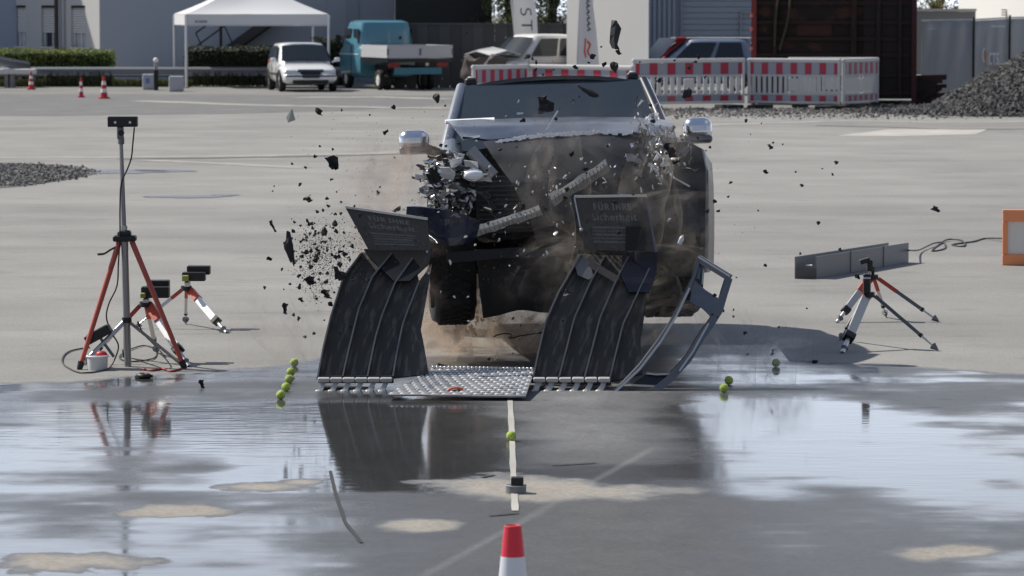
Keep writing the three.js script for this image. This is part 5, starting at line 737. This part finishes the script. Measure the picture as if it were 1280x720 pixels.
  part('cross_bar', sweep([f(808, 466), f(820, 467.5), f(836, 467), f(846, 463), f(856, 452)], V(0, 0, 1), 0.06, 0.012), M.steelEdge, t); part('cross_bar', bar(f(790, 481), f(830, 483), 0.014, 0.05), M.steelEdge, t); part('cross_plate', sheet([[f(806, 469), f(846, 468)], [f(790, 481), f(832, 483)]], 0.012), M.steelDark, t); part('frame_spike', bar(f(816, 491), f(829, 483), 0.016, 0.03), M.steelEdge, t); part('inner_bar', bar(f(876, 326), f(872, 350), 0.02, 0.03), M.steelMid, t); part('inner_bar', bar(f(880, 328), f(878, 356), 0.012, 0.02), M.steelEdge, t);
  part('back_post', bar(P(806, 372, -0.75), P(799, 418, -0.6), 0.03, 0.06), M.blackMatt, t);
}
// ------------------------------------------------------------------ survey tripods
function leg(t, a, b, thick, col, redK = 0.25, foot = M.steelMid) {
  const c = a.clone().lerp(b, redK), d = a.clone().lerp(b, 0.72), dn = b.clone().sub(a).normalize(), l = part('leg', bar(c, d, thick, thick * 0.7), col, t);
  part('leg_top', bar(a, c, thick * 1.15, thick), M.redLeg, l); part('lower_leg', rod(d.clone().addScaledVector(dn, -0.03), b, thick * 0.28), M.alu, l); part('clamp', orient(rbox(thick * 1.25, thick * 0.9, thick * 1.2, 0.006), d, b), M.black, l); part('foot_spike', rod(b.clone().addScaledVector(dn, -0.06), b, 0.03, 0.004, 8), foot, l); return l;
}
{ // tall one with the sensor mast
  const z = zOf(458), t = thing('tall_tripod', 'tall red legged tripod with a sensor box on its mast, left of the barrier', 'tripod'), A = P(157, 300, z), p = (x, y, dz = 0) => P(x, y, z + dz), rl = std(0.45, 0.085, 0.055, 0.5);
  const fl = [[G(99, 462), p(149, 302)], [G(231, 461), p(165, 302)], [G(157, 447), p(157, 300, -0.05)]];
  for (const [b, a] of fl) { const l = part('leg', rod(a, b, 0.021, 0.017, 12), rl, t); part('foot', rod(b.clone().lerp(a, 0.06), b, 0.028, 0.02, 10), M.black, l); }
  part('hub', [rbox(0.17, 0.045, 0.12, 0.015, ...p(156, 298).toArray()), rbox(0.1, 0.05, 0.1, 0.02, ...p(155.5, 292).toArray())], M.black, t); part('collar', new THREE.CylinderGeometry(0.028, 0.028, 0.07, 16).translate(...p(154.5, 288).toArray()), M.silver, t);
  part('centre_column', rod(p(155.5, 296), V(p(160, 458).x, 0.0, p(160, 458).z), 0.026, 0.026, 16), std(0.3, 0.3, 0.3, 0.35, 0.8), t); part('mast', rod(p(155, 292), p(151, 166), 0.019, 0.014, 14), std(0.3, 0.3, 0.3, 0.4, 0.7), t); part('mast_joint', new THREE.CylinderGeometry(0.024, 0.024, 0.05, 14).translate(...p(151.4, 176).toArray()), M.steelMid, t);
  part('mast_head', rbox(0.05, 0.1, 0.05, 0.015, ...p(150.5, 166).toArray()), M.steelMid, t); part('clamp_knob', new THREE.CylinderGeometry(0.022, 0.022, 0.05, 14).rotateX(Math.PI / 2).translate(...p(151.5, 166, 0.04).toArray()), M.black, t);
  const bx = part('sensor_box', rbox(37 * pxm(z), 13 * pxm(z), 0.09, 0.008, ...p(153.5, 152).toArray()), M.black, t); for (const x of [144, 162.5]) part('sensor_eye', new THREE.CylinderGeometry(0.01, 0.01, 0.012, 14).rotateX(Math.PI / 2).translate(...p(x, 153, 0.048).toArray()), M.silver, bx);
  part('brace_hub', new THREE.CylinderGeometry(0.036, 0.036, 0.04, 16).translate(...p(158.5, 400).toArray()), M.black, t); part('brace', rod(p(156, 401), fl[0][0].clone().add(V(0.01, 0.03, 0)), 0.016, 0.013), M.alu, t); part('brace', rod(p(161, 402), fl[1][0].clone().add(V(-0.02, 0.03, 0)), 0.012), std(0.25, 0.24, 0.21, 0.5, 0.5), t); part('brace', rod(p(158, 402), fl[2][0].clone().add(V(0, 0.05, 0)), 0.011), M.steelMid, t);
  part('handle', tube([p(122, 318, 0.02), p(130, 317, 0.02), p(138, 312, 0.02), p(146, 308, 0.02)], 0.009, 16), M.black, t);
  const cbl = solo('cable', tube([p(168, 159, 0.02), p(166, 180, 0.03), p(164, 198, 0.03), p(159, 212, 0.03), p(152, 228, 0.03), p(150, 260, 0.03), p(150, 290, 0.05), p(148, 330, 0.04), p(146, 358, 0.03), p(136, 380, 0.03), p(133, 396, 0.03), p(139, 415, 0.02), p(148, 432, 0.02), p(142, 452, 0.0), G(128, 463, 0.008), G(105, 466, 0.008), G(84, 459, 0.008), G(78, 448, 0.008), G(90, 438, 0.008), G(112, 434, 0.008)], 0.006, 220, 6), M.black, 'black cable running down the sensor mast and looping on the concrete', 'cable');
  solo('cable', tube([G(205, 444, 0.02), G(196, 436, 0.01), G(180, 432, 0.01), G(160, 438, 0.01), G(150, 448, 0.01), G(165, 452, 0.01), G(188, 449, 0.01), G(197, 440, 0.01), P(190, 428, z), P(180, 418, z), P(172, 402, z + 0.05)], 0.0055, 120, 6), M.black, 'thin black cable coiled on the ground behind the tall tripod centre column', 'cable');
  const red = solo('cable', tube([G(178, 461, 0.008), G(190, 463, 0.008), G(202, 461, 0.008), G(214, 464, 0.008), G(226, 461, 0.008)], 0.009, 60, 6), std(0.3, 0.05, 0.05, 0.6), 'short dark red cable lying by the right foot of the tall tripod', 'cable');
}
function smallTripod(label, head, apex, feet, foot, opts = {}) {
  const fz = feet.reduce((s, f) => s + G(...f).z, 0) / feet.length, t = thing('small_tripod', label, 'tripod'), A = P(apex[0], apex[1], fz), th = opts.th ?? 0.05;
  feet.forEach((f, i) => leg(t, A.clone().add(V((f[0] - apex[0]) * 0.0006, -0.01, 0)), G(...f, 0.005), th * (opts.w?.[i] ?? 1), opts.m?.[i] ?? M.silver, opts.red ?? 0.26));
  part('hub', [new THREE.CylinderGeometry(0.045, 0.05, 0.04, 16).translate(A.x, A.y + 0.005, A.z), new THREE.CylinderGeometry(0.015, 0.015, 0.09, 12).translate(A.x, A.y + 0.05, A.z)], M.black, t);
  head(t, (x, y, dz = 0) => P(x, y, fz + dz), pxm(fz)); return t;
}
const boxHead = (rects) => (t, p, s) => rects.forEach(([x0, y0, x1, y1, dz, m, n]) => { const c = p((x0 + x1) / 2, (y0 + y1) / 2, dz); part(n ?? 'light_gate', rbox((x1 - x0) * s, (y1 - y0) * s, 0.12, 0.008, c.x, c.y, c.z), m ?? M.black, t); });
const whiteLeg = std(0.48, 0.48, 0.48, 0.5);
const yel = std(0.3, 0.28, 0.05, 0.7);
smallTripod('low tripod with a black light gate just behind the tall tripod legs', boxHead([[177, 358, 212, 372, 0], [184, 350, 212, 361, -0.1], [176, 366, 182, 372, 0.07, yel, 'sticker'], [179, 373, 187, 378, 0, M.silver, 'swivel']]), [182, 381], [[106, 456], [236, 458], [196, 440]], 0, { th: 0.05, w: [0.55, 1.2, 0.6], red: 0.24 });
smallTripod('low tripod with a black light gate standing farther back, clear of the mast', boxHead([[228, 340, 257, 351, 0], [234, 332, 263, 343, -0.1], [228, 344, 236, 351, 0.07, yel, 'sticker'], [231, 352, 238, 358, 0, M.silver, 'swivel']]), [233, 361], [[283, 416], [168, 410], [232, 404]], 0, { th: 0.045, w: [1.2, 0.6, 0.5], red: 0.22 });
smallTripod('front one of the two low tripods at the right, with white and black legs', (t, p, s) => { part('light_gate', rbox(8 * s, 24 * s, 0.1, 0.008, ...p(1083, 354).toArray()), M.black, t); part('silver_band', box(9 * s, 2 * s, 0.104, ...p(1083, 347).toArray()), M.silver, t); }, [1086, 369], [[1053, 441], [1173, 438], [1050, 424]], 0, { th: 0.055, w: [1.2, 0.5, 0.5], m: [whiteLeg, M.steelMid, whiteLeg], red: 0.02 });
smallTripod('rear one of the two low tripods at the right, with red topped legs', (t, p, s) => { part('light_gate', [orient(rbox(13 * s, 6 * s, 0.1, 0.008), p(1081, 326), p(1085, 340)), rbox(7 * s, 14 * s, 0.08, 0.008, ...p(1087, 332).toArray())], M.black, t); part('swivel', rod(p(1088, 344), p(1087, 337), 0.015), M.silver, t); }, [1091, 347], [[1046, 403], [1174, 402], [1108, 396]], 0, { th: 0.055, w: [1, 0.55, 0.5], m: [whiteLeg, M.steelMid, M.silver], red: 0.3 });
// ------------------------------------------------------------------ small things on the ground
{
  const z = zOf(462), s = pxm(z); let p = G(122, 462);
  const b = thing('bucket', 'white tub with a red lid knob standing inside the tall tripod legs', 'tub', p); part('tub', new THREE.CylinderGeometry(13 * s, 12.5 * s, 17 * s, 28).translate(0, 8.5 * s, 0), std(0.62, 0.62, 0.6, 0.6), b); part('rim', new THREE.TorusGeometry(13 * s, 0.008, 8, 30).rotateX(Math.PI / 2).translate(0, 17 * s, 0), M.white, b); part('red_knob', new THREE.SphereGeometry(0.035, 16, 12).scale(1.2, 0.8, 1).translate(0.03, 19 * s, 0), M.red, b);
  const c = P(123, 418, z - 0.15), k = thing('control_box', 'flat black control box leaning on the left brace of the tall tripod', 'control box', c); k.rotation.z = 0.5; part('case', rbox(0.2, 0.07, 0.14, 0.01), M.black, k); part('panel', box(0.15, 0.004, 0.1, 0, 0.037, 0), std(0.08, 0.08, 0.085, 0.4), k); part('stand', bar(V(0, -0.03, 0), V(0.02, -0.2, 0), 0.02), M.steelMid, k);
  const db = thing('cable_drum', 'small black lump of cable lying in front of the tall tripod', 'cable lump', G(179, 470, 0.02)); part('coil', jitter(new THREE.TorusGeometry(0.035, 0.018, 8, 20).rotateX(Math.PI / 2), 0.012, 20, 2), M.black, db); part('plug', rbox(0.04, 0.02, 0.02, 0.005, 0.05, 0, 0), M.black, db);
  // channel-shaped beam at the right
  const f0 = G(994, 348.5), f1 = G(1020, 348.5), e0 = G(1110, 328), e1 = G(1135, 328), h = 0.215, be = thing('steel_channel', 'long grey U shaped trough lying on the concrete behind the right tripods', 'trough');
  const grey = std(0.2, 0.21, 0.225, 0.5, 0.5), wallp = (a, b2, n) => { const rows = []; for (let i = 0; i <= 1; i++) { const r = []; for (let j = 0; j <= 10; j++) { const v = a.clone().lerp(b2, j / 10); v.y = i ? 0.002 : h * (1 - 0.05 * j / 10); r.push(v); } rows.push(r); } return part(n, sheet(rows, 0.012, 0.3), grey, be); };
  wallp(f1, e1, 'side_wall'); wallp(f0, e0, 'side_wall'); part('base_plate', loft([[f0, f1, e1, e0].map((v) => v.clone().setY(0.003)), [f0, f1, e1, e0].map((v) => v.clone().setY(0.02))], true, 0.3), grey, be); const em = f0.clone().lerp(f1, 0.5); part('end_plate', bar(f0.clone().setY(0.055), f1.clone().setY(0.055), 0.1, 0.01), std(0.1, 0.095, 0.09, 0.7), be); for (const u of [0.36, 0.72]) { const v = f1.clone().lerp(e1, u); part('weld_rib', box(0.012, h, 0.02, v.x, h / 2, v.z + 0.012), std(0.13, 0.135, 0.14, 0.5, 0.4), be); }
  part('bright_plate', box(0.06, 0.008, 0.1, em.x + 0.04, 0.125, em.z - 0.1), M.white, be);
  solo('cable', tube([P(1136, 313, -12.6), G(1150, 312, 0.03), G(1168, 304, 0.03), G(1178, 303, 0.01), G(1180, 311, 0.008), G(1166, 314, 0.008), G(1172, 307, 0.008), G(1188, 299, 0.02), G(1200, 300, 0.02), G(1203, 308, 0.01), G(1190, 306, 0.008), G(1216, 302, 0.01), G(1232, 298, 0.01), G(1256, 298, 0.05)], 0.009, 160, 6), M.black, 'black cable snaking from the grey trough to the orange board', 'cable');
  const o = thing('orange_board', 'orange framed board standing at the right edge of the picture', 'board', G(1310, 332)), so = pxm(o.position.z), W = 114 * so, H = 70 * so; o.rotation.y = -0.12; part('frame', [rbox(W, 15 * so, 0.05, 0.01, 0, H - 7.5 * so, 0), rbox(W, 14 * so, 0.05, 0.01, 0, 7 * so, 0), rbox(6.5 * so, H - 29 * so, 0.05, 0.01, -W / 2 + 3.2 * so, H / 2 - 0.4 * so, 0), rbox(6.5 * so, H - 29 * so, 0.05, 0.01, W / 2 - 3.2 * so, H / 2 - 0.4 * so, 0)], std(0.85, 0.3, 0.13, 0.5), o); part('panel', box(W - 12 * so, H - 28 * so, 0.012, 0, H / 2, -0.01), std(0.75, 0.72, 0.66, 0.8), o); part('rear_strut', bar(V(0, H * 0.8, -0.02), V(0, 0.01, -0.4), 0.04), M.steelMid, o);
}
// tennis balls
const ballProto = (() => { const g = new THREE.Group(); const b = part('felt', jitter(new THREE.SphereGeometry(0.0335, 28, 20), 0.0006, 90), M.lime, g); const pts = []; for (let i = 0; i < 64; i++) { const a = i / 64 * 6.2832, k = 0.44; pts.push(V(Math.cos(a) + k * Math.cos(3 * a), Math.sin(a) - k * Math.sin(3 * a), 2 * Math.sqrt(k) * Math.sin(2 * a)).normalize().multiplyScalar(0.0334)); } part('seam', new THREE.TubeGeometry(new THREE.CatmullRomCurve3(pts, true), 80, 0.0014, 5, true), std(0.75, 0.76, 0.6, 0.8), b); return g; })();
for (const [x, y, l] of [[351, 500, 'tennis ball nearest the viewer in the row left of the barrier'], [357.5, 490, 'second tennis ball from the front in the row left of the barrier'], [361.5, 480, 'middle tennis ball of the row left of the barrier'], [363.5, 471, 'fourth tennis ball from the front in the row left of the barrier'], [368, 459, 'farthest tennis ball in the row left of the barrier'], [639, 552, 'tennis ball on the white line in front of the chequer plate'], [905, 491.5, 'nearer one of the two close tennis balls right of the tilted frame'], [911, 481.5, 'farther one of the two close tennis balls right of the tilted frame'], [970, 459.5, 'lone tennis ball on the wet edge far right of the barrier']]) {
  const b = ballProto.clone(); b.name = numbered('tennis_ball'); const p = G(x, y); b.scale.setScalar(0.92); b.position.set(p.x, 0.035, p.z); b.rotation.set(x, y, 1); scene.add(b); tag(b, l, 'tennis ball', 'tennis balls on the ground');
}
{
  let p = G(645, 617), s = pxm(p.z); const m = thing('marker_block', 'grey disc weight with a black block on top on the white line', 'marker', p); part('disc', new THREE.CylinderGeometry(13 * s, 13 * s, 10.5 * s, 40).translate(0, 5.25 * s, 0), std(0.2, 0.2, 0.215, 0.55, 0.2), m); part('disc_edge', new THREE.TorusGeometry(12.9 * s, 0.003, 6, 44).rotateX(Math.PI / 2).translate(0, 10.5 * s, 0), std(0.36, 0.36, 0.37, 0.5), m); part('black_block', rbox(16 * s, 10.5 * s, 16 * s, 0.006, 1.5 * s, 10.5 * s + 5.3 * s, 0), M.black, m);
  p = G(641, 806); s = pxm(p.z); const h = P(641, 658, p.z).y, k = thing('traffic_cone', 'red topped white cone in the foreground cut off by the lower picture edge', 'traffic cone', p); const r = (y) => mix(0.037, 0.088, (h - y) / h), yr = P(641, 695, p.z).y;
  part('red_top', new THREE.CylinderGeometry(r(h), r(yr), h - yr, 40, 1).translate(0, (h + yr) / 2, 0), std(0.62, 0.02, 0.045, 0.45), k); part('white_sleeve', new THREE.CylinderGeometry(r(yr) + 0.001, r(0.13), yr - 0.13, 40, 1).translate(0, (yr + 0.13) / 2, 0), phys(0.62, 0.64, 0.7, 0.35, 0, { clearcoat: 0.3 }), k); part('red_foot', new THREE.CylinderGeometry(r(0.13), r(0.03), 0.1, 40, 1).translate(0, 0.08, 0), std(0.62, 0.02, 0.045, 0.45), k); part('base', rbox(0.36, 0.03, 0.36, 0.012, 0, 0.015, 0), M.blackMatt, k); part('top_rim', new THREE.TorusGeometry(r(h) - 0.004, 0.005, 8, 30).rotateX(Math.PI / 2).translate(0, h, 0), M.red, k);
  // pieces lying on the plate
  const zp = zOf(474); const cl = thing('orange_clamp', 'small orange buckle lying on the chequer plate', 'buckle', G(568, 489, 0.05)); part('ring', new THREE.TorusGeometry(0.04, 0.013, 8, 24).scale(1.15, 0.55, 0.55).rotateZ(0.15), std(0.65, 0.12, 0.05, 0.5), cl); part('pin', rod(V(-0.03, 0.0, 0.01), V(0.035, 0.008, 0.01), 0.008), M.black, cl);
  solo('broken_panel', sheet([[P(547, 454, zp), P(562, 459, zp), P(571, 461, zp)], [P(549, 463, zp + 0.04), P(563, 466, zp + 0.04), P(581, 467, zp + 0.04)], [P(553, 470, zp + 0.06), P(566, 471, zp + 0.07), P(582, 473, zp + 0.06)]], 0.012, 0.4), M.blackMatt, 'black broken plastic panel lying on the back of the chequer plate', 'debris');
}
// ------------------------------------------------------------------ flying pieces
{
  const q = rng(909), black = std(0.014, 0.014, 0.015, 0.65), geoB = [0, 1, 2, 3, 4, 5, 6].map((k) => {
    if (k < 3) return jitter(jitter(new THREE.IcosahedronGeometry(0.95, 3), 0.5, 1.1, k * 3 + 1), 0.25, 3.2, k + 20).scale(1, 1, 0.45);
    const r = rng(510 + k), rows = [], cut = () => 0.12 + 0.95 * Math.pow(r(), 0.8); for (let i = 0; i < 5; i++) { const row = [], w0 = cut(), w1 = cut(), sh = 0.7 * (r() - 0.5); for (let j = 0; j < 4; j++) row.push(V(sh + mix(-w0, w1, j / 3), (1 - i / 2) + 0.3 * (r() - 0.5), 0.5 * Math.sin(j * 1.1 + k) * (r() + 0.2) + 0.3 * (r() - 0.5))); rows.push(row); } return sheet(rows, 0.16, 0.35); });
  const chunk = (x, y, w, h, rot, label, z = -0.35 + 0.9 * (q() - 0.5), m = black, name = 'debris_chunk', group) => { const p = P(x, y, z), s = pxm(z), o = solo(name, geoB[(q() * 7) | 0], m, label, 'debris', group); o.position.copy(p); o.scale.set(w * s * 0.6, h * s * 0.6, Math.min(w, h) * s * 0.6); o.rotation.set(0.9 * (q() - 0.5), 0.9 * (q() - 0.5), rot); return o; };
  for (const [x, y, w, h, r, l] of [
    [768, 44, 12, 30, -0.15, 'large black tatter of debris in the air before the white site hut'], [416, 203, 15, 15, 0.3, 'ragged black debris chunk flying above the left sign board'], [362, 313, 10, 33, 0.2, 'long upright black debris sliver flying far left of the barrier'], [385, 249, 10, 6.5, 0.3, 'flat black debris chunk flying left of the left sign board top corner'],
    [405, 289, 7.5, 7.5, 0.6, 'round black debris chunk flying just left of the left sign board'], [341, 283, 4, 12, 0.35, 'thin black debris splinter at the left fringe of the burst'], [387, 351, 12, 10, 0.5, 'wide black debris chunk low in the left burst'], [421, 341, 8, 15, 0.15, 'upright black debris chunk in the middle of the left burst'], [428, 345, 8, 10, -0.5, 'black debris chunk touching the upright one in the left burst'],
    [408, 368, 11, 9, 0.1, 'black debris chunk beside the left edge of the left blade'], [356, 386, 6.5, 11, -0.2, 'black debris chunk low at the far left of the burst'], [680, 131, 19, 17, 0.2, 'dark debris chunk flying in front of the windscreen centre'], [735, 115, 26, 6, -0.55, 'long dark debris strip flying in front of the windscreen right half'], [838, 188, 14, 14, 0, 'round black debris chunk at the right end of the bonnet'],
    [859, 115, 9, 14, -0.5, 'black debris chunk in front of the barrier above the right mirror'], [1169, 261, 11, 5, -0.4, 'lone black debris chunk flying farthest right over the concrete'], [398, 139, 9, 6, -0.3, 'black debris chunk above the left mirror height near the silver hatchback'], [768, 83, 9, 10, 0.4, 'black debris ball just above the right roof corner'], [546, 122, 7, 9, 0.3, 'black debris tatter left of the windscreen pillar'],
    [824, 101, 6, 5, 0.2, 'black debris scrap right of the roof corner in front of the red and white barrier'], [496, 262, 12, 4, 0.5, 'black debris sliver just above the left sign board'], [708, 366, 9, 7, 0, 'black debris clod beside the left rib of the right blade'], [1085, 573, 7, 3, 0, 'small black piece skimming the bright wet asphalt at right'], [252, 480, 6, 8, 0, 'black debris piece over the wet edge right of the tall tripod'], [1018, 452, 6, 5, 0, 'black debris piece over the wet edge left of the right tripods']]) chunk(x, y, w, h, r, l);
  solo('glass_shard', sheet([[P(358, 147, -0.4), P(365, 135, -0.4)], [P(360, 153, -0.38), P(369, 150, -0.42)]], 0.006, 0.3), phys(0.5, 0.52, 0.5, 0.1, 0, { transmission: 0.5, thickness: 0 }), 'clear grey glass shard flying high left of the SUV', 'debris');
  solo('trim_splinter', bar(P(683, 163, -1.0), P(697, 139, -1.1), 0.012, 0.012), M.white, 'thin white trim splinter flying in front of the bonnet', 'debris'); scene.getObjectByName('crashed_suv').getObjectByName('antenna')?.removeFromParent();
  // pale pieces in front of the wreck
  const pale = std(0.75, 0.75, 0.74, 0.45), geoP = [0, 1, 2].map((k) => lump(1, 700 + k, 1, 0.6, 0.35, 12)); let n = 0;
  const pieces = [[648, 127, 5], [632, 145, 4], [612, 208, 5], [727, 198, 6], [768, 218, 5], [762, 181, 4], [566, 243, 5], [548, 265, 4], [520, 283, 5], [563, 328, 7], [534, 314, 5], [505, 262, 5], [551, 365, 5], [568, 371, 5], [585, 371, 5], [586, 401, 4], [492, 404, 5], [477, 404, 4], [536, 342, 4], [655, 313, 5], [637, 332, 4], [684, 316, 6], [851, 300, 14], [836, 275, 8], [820, 197, 10], [828, 205, 9], [842, 168, 6], [856, 205, 6], [596, 176, 5], [666, 240, 5], [624, 300, 5], [582, 296, 6], [594, 306, 5], [822, 212, 8], [888, 210, 4], [700, 230, 4], [560, 170, 4], [515, 250, 4]];
  for (const [x, y, s] of pieces) { const z = -0.5 + 0.3 * (q() - 0.5), k = pxm(z), o = solo('pale_debris', geoP[n++ % 3], pale, 'small pale debris fragment flying in front of the wrecked SUV front', 'debris', 'pale fragments in front of the SUV'); o.position.copy(P(x, y, z)); o.scale.setScalar(s * k * 0.62); o.rotation.set(q() * 0.8, q() * 0.8, q() * 6); }
  // smaller dark pieces one can still count
  const field = (N, f, lo, hi, label, group) => { for (let i = 0; i < N; i++) { const [x, y] = f(); const s = mix(lo, hi, Math.pow(q(), 2)); chunk(x, y, s, s * (0.6 + 0.7 * q()), q() * 6, label, undefined, black, 'small_debris', group); } };
  const gauss = () => (q() + q() + q() - 1.5) / 1.5;
  field(130, () => { const u = Math.sqrt(q()); return [456 - 85 * u + 34 * gauss(), 322 + 88 * gauss() - 8 * u]; }, 1.8, 5.5, 'small dark debris fragment in the dense burst left of the left blade', 'small fragments of the left burst');
  field(48, () => [330 + 190 * q(), 130 + 300 * q()], 2, 5, 'small dark debris fragment scattered over the concrete view left of the SUV', 'scattered fragments left of the SUV');
  field(38, () => [890 + 190 * Math.pow(q(), 1.4), 130 + 320 * q()], 2, 5, 'small dark debris fragment scattered right of the SUV', 'scattered fragments right of the SUV');
  field(70, () => [540 + 350 * q(), 40 + 260 * q()], 2.2, 6, 'small dark debris fragment flying in front of the SUV body and roof', 'scattered fragments in front of the SUV');
  field(16, () => [610 + 200 * q(), 385 + 75 * q()], 2, 5, 'small dark debris fragment flying low between the two blades', 'fragments between the blades');
  // grit and dust thrown up by the impact
  const grit = (name, label, N, f, s0, s1, col, m) => { const t = new THREE.Group(); t.name = name; scene.add(t); t.userData = { kind: 'stuff', label, category: 'dust' }; const mm = [], cc = []; for (let i = 0; i < N; i++) { const [x, y, z] = f(); mm.push(xf(P(x, y, z), new THREE.Euler(q() * 6, q() * 6, q() * 6), mix(s0, s1, q() * q()))); const k = col(); cc.push(lin(...k)); } copies('grain', new THREE.TetrahedronGeometry(1), m, mm, t, cc); };
  const gm = std(1, 1, 1, 0.95);
  grit('flying_grit', 'dense spray of tiny dark grit left of the left blade', 2600, () => { const u = Math.sqrt(q()); return [462 - 80 * u + 30 * gauss(), 325 + 68 * gauss(), -0.3 + 0.5 * gauss()]; }, 0.002, 0.008, () => { const k = 0.015 + 0.05 * q(); return [k, k * 0.95, k * 0.92]; }, gm);
  grit('flying_grit', 'tiny dark grit thrown around the SUV', 2200, () => [640 + 330 * gauss(), 250 + 200 * gauss(), -0.4 + 0.8 * gauss()], 0.002, 0.007, () => { const k = 0.02 + 0.06 * q(); return [k, k, k]; }, gm);
  // dust: thin translucent wisps of every orientation, and fine grains among them
  const uni = () => 2 * q() - 1;
  const wisp = tex(128, 128, (i, j) => { const x = i / 64 - 1, y = j / 64 - 1, r = Math.hypot(x, y); return 0.85 * Math.pow(clamp(1 - r), 1.5) * (0.35 + 1.3 * sstep(0.25, 0.8, fbm(i / 20, j / 20, 4))); });
  const dish = (() => { const g = new THREE.PlaneGeometry(2, 2, 8, 8), p = g.attributes.position; for (let i = 0; i < p.count; i++) p.setZ(i, 0.35 * (p.getX(i) ** 2 + p.getY(i) ** 2) - 0.3 * p.getX(i) * p.getY(i)); g.computeVertexNormals(); return g; })();
  const dust = (label, col, dens, N, f, s0, s1, n, g0, g1) => {
    const t = new THREE.Group(); t.name = numbered('dust_cloud'); scene.add(t); t.userData = { kind: 'stuff', label, category: 'dust' };
    const m = [], w = new THREE.MeshPhysicalMaterial({ color: lin(...col), roughness: 1, transmission: 0.5, thickness: 0, specularIntensity: 0, alphaMap: wisp, opacity: dens, transparent: true, side: THREE.DoubleSide });
    for (let i = 0; i < N; i++) { const [x, y, z] = f(), s = mix(s0, s1, q()); m.push(xf(P(x, y, z), new THREE.Euler(q() * 6, q() * 6, q() * 6), V(s * (0.8 + 0.7 * q()), s, s))); }
    copies('wisp', dish, w, m, t);
    const gmm = [], gc = []; for (let i = 0; i < n; i++) { const [x, y, z] = f(); gmm.push(xf(P(x, y, z), new THREE.Euler(q() * 6, q() * 6, q() * 6), mix(g0, g1, q() * q()))); const k = 0.6 + 0.6 * q(); gc.push(lin(col[0] * k, col[1] * k, col[2] * k)); } copies('grain', new THREE.TetrahedronGeometry(1), gm, gmm, t, gc);
  };
  dust('brown dust cloud between the blades under the lifted front of the SUV', [0.62, 0.5, 0.4], 0.62, 80, () => [622 + 95 * uni(), 400 + 55 * uni(), -2.7 + 0.7 * uni()], 0.2, 0.42, 60000, 0.0006, 0.0014);
  dust('grey brown dust haze in front of the right half of the SUV', [0.42, 0.38, 0.34], 0.26, 62, () => [765 + 105 * uni(), 305 + 140 * uni(), -0.75 + 0.3 * uni()], 0.2, 0.45, 30000, 0.0005, 0.001);
  dust('thin brown dust drifting out to the left of the crushed headlamp', [0.55, 0.45, 0.38], 0.36, 34, () => [505 + 55 * uni(), 265 + 90 * uni(), -1.7 + 0.5 * uni()], 0.2, 0.42, 40000, 0.0006, 0.0012);
  dust('pale spray rising off the wet ground right of the tilted frame', [0.5, 0.52, 0.56], 0.34, 18, () => [945 + 70 * uni(), 440 + 18 * uni(), -1.2 + 1.0 * uni()], 0.18, 0.36, 30000, 0.0006, 0.0012);
  dust('pale spray and grit drifting low left of the left blade', [0.52, 0.48, 0.44], 0.18, 16, () => [345 + 60 * uni(), 425 + 35 * uni(), -0.9 + 0.8 * uni()], 0.18, 0.36, 20000, 0.0006, 0.0012);
}
renderer.render(scene, camera);
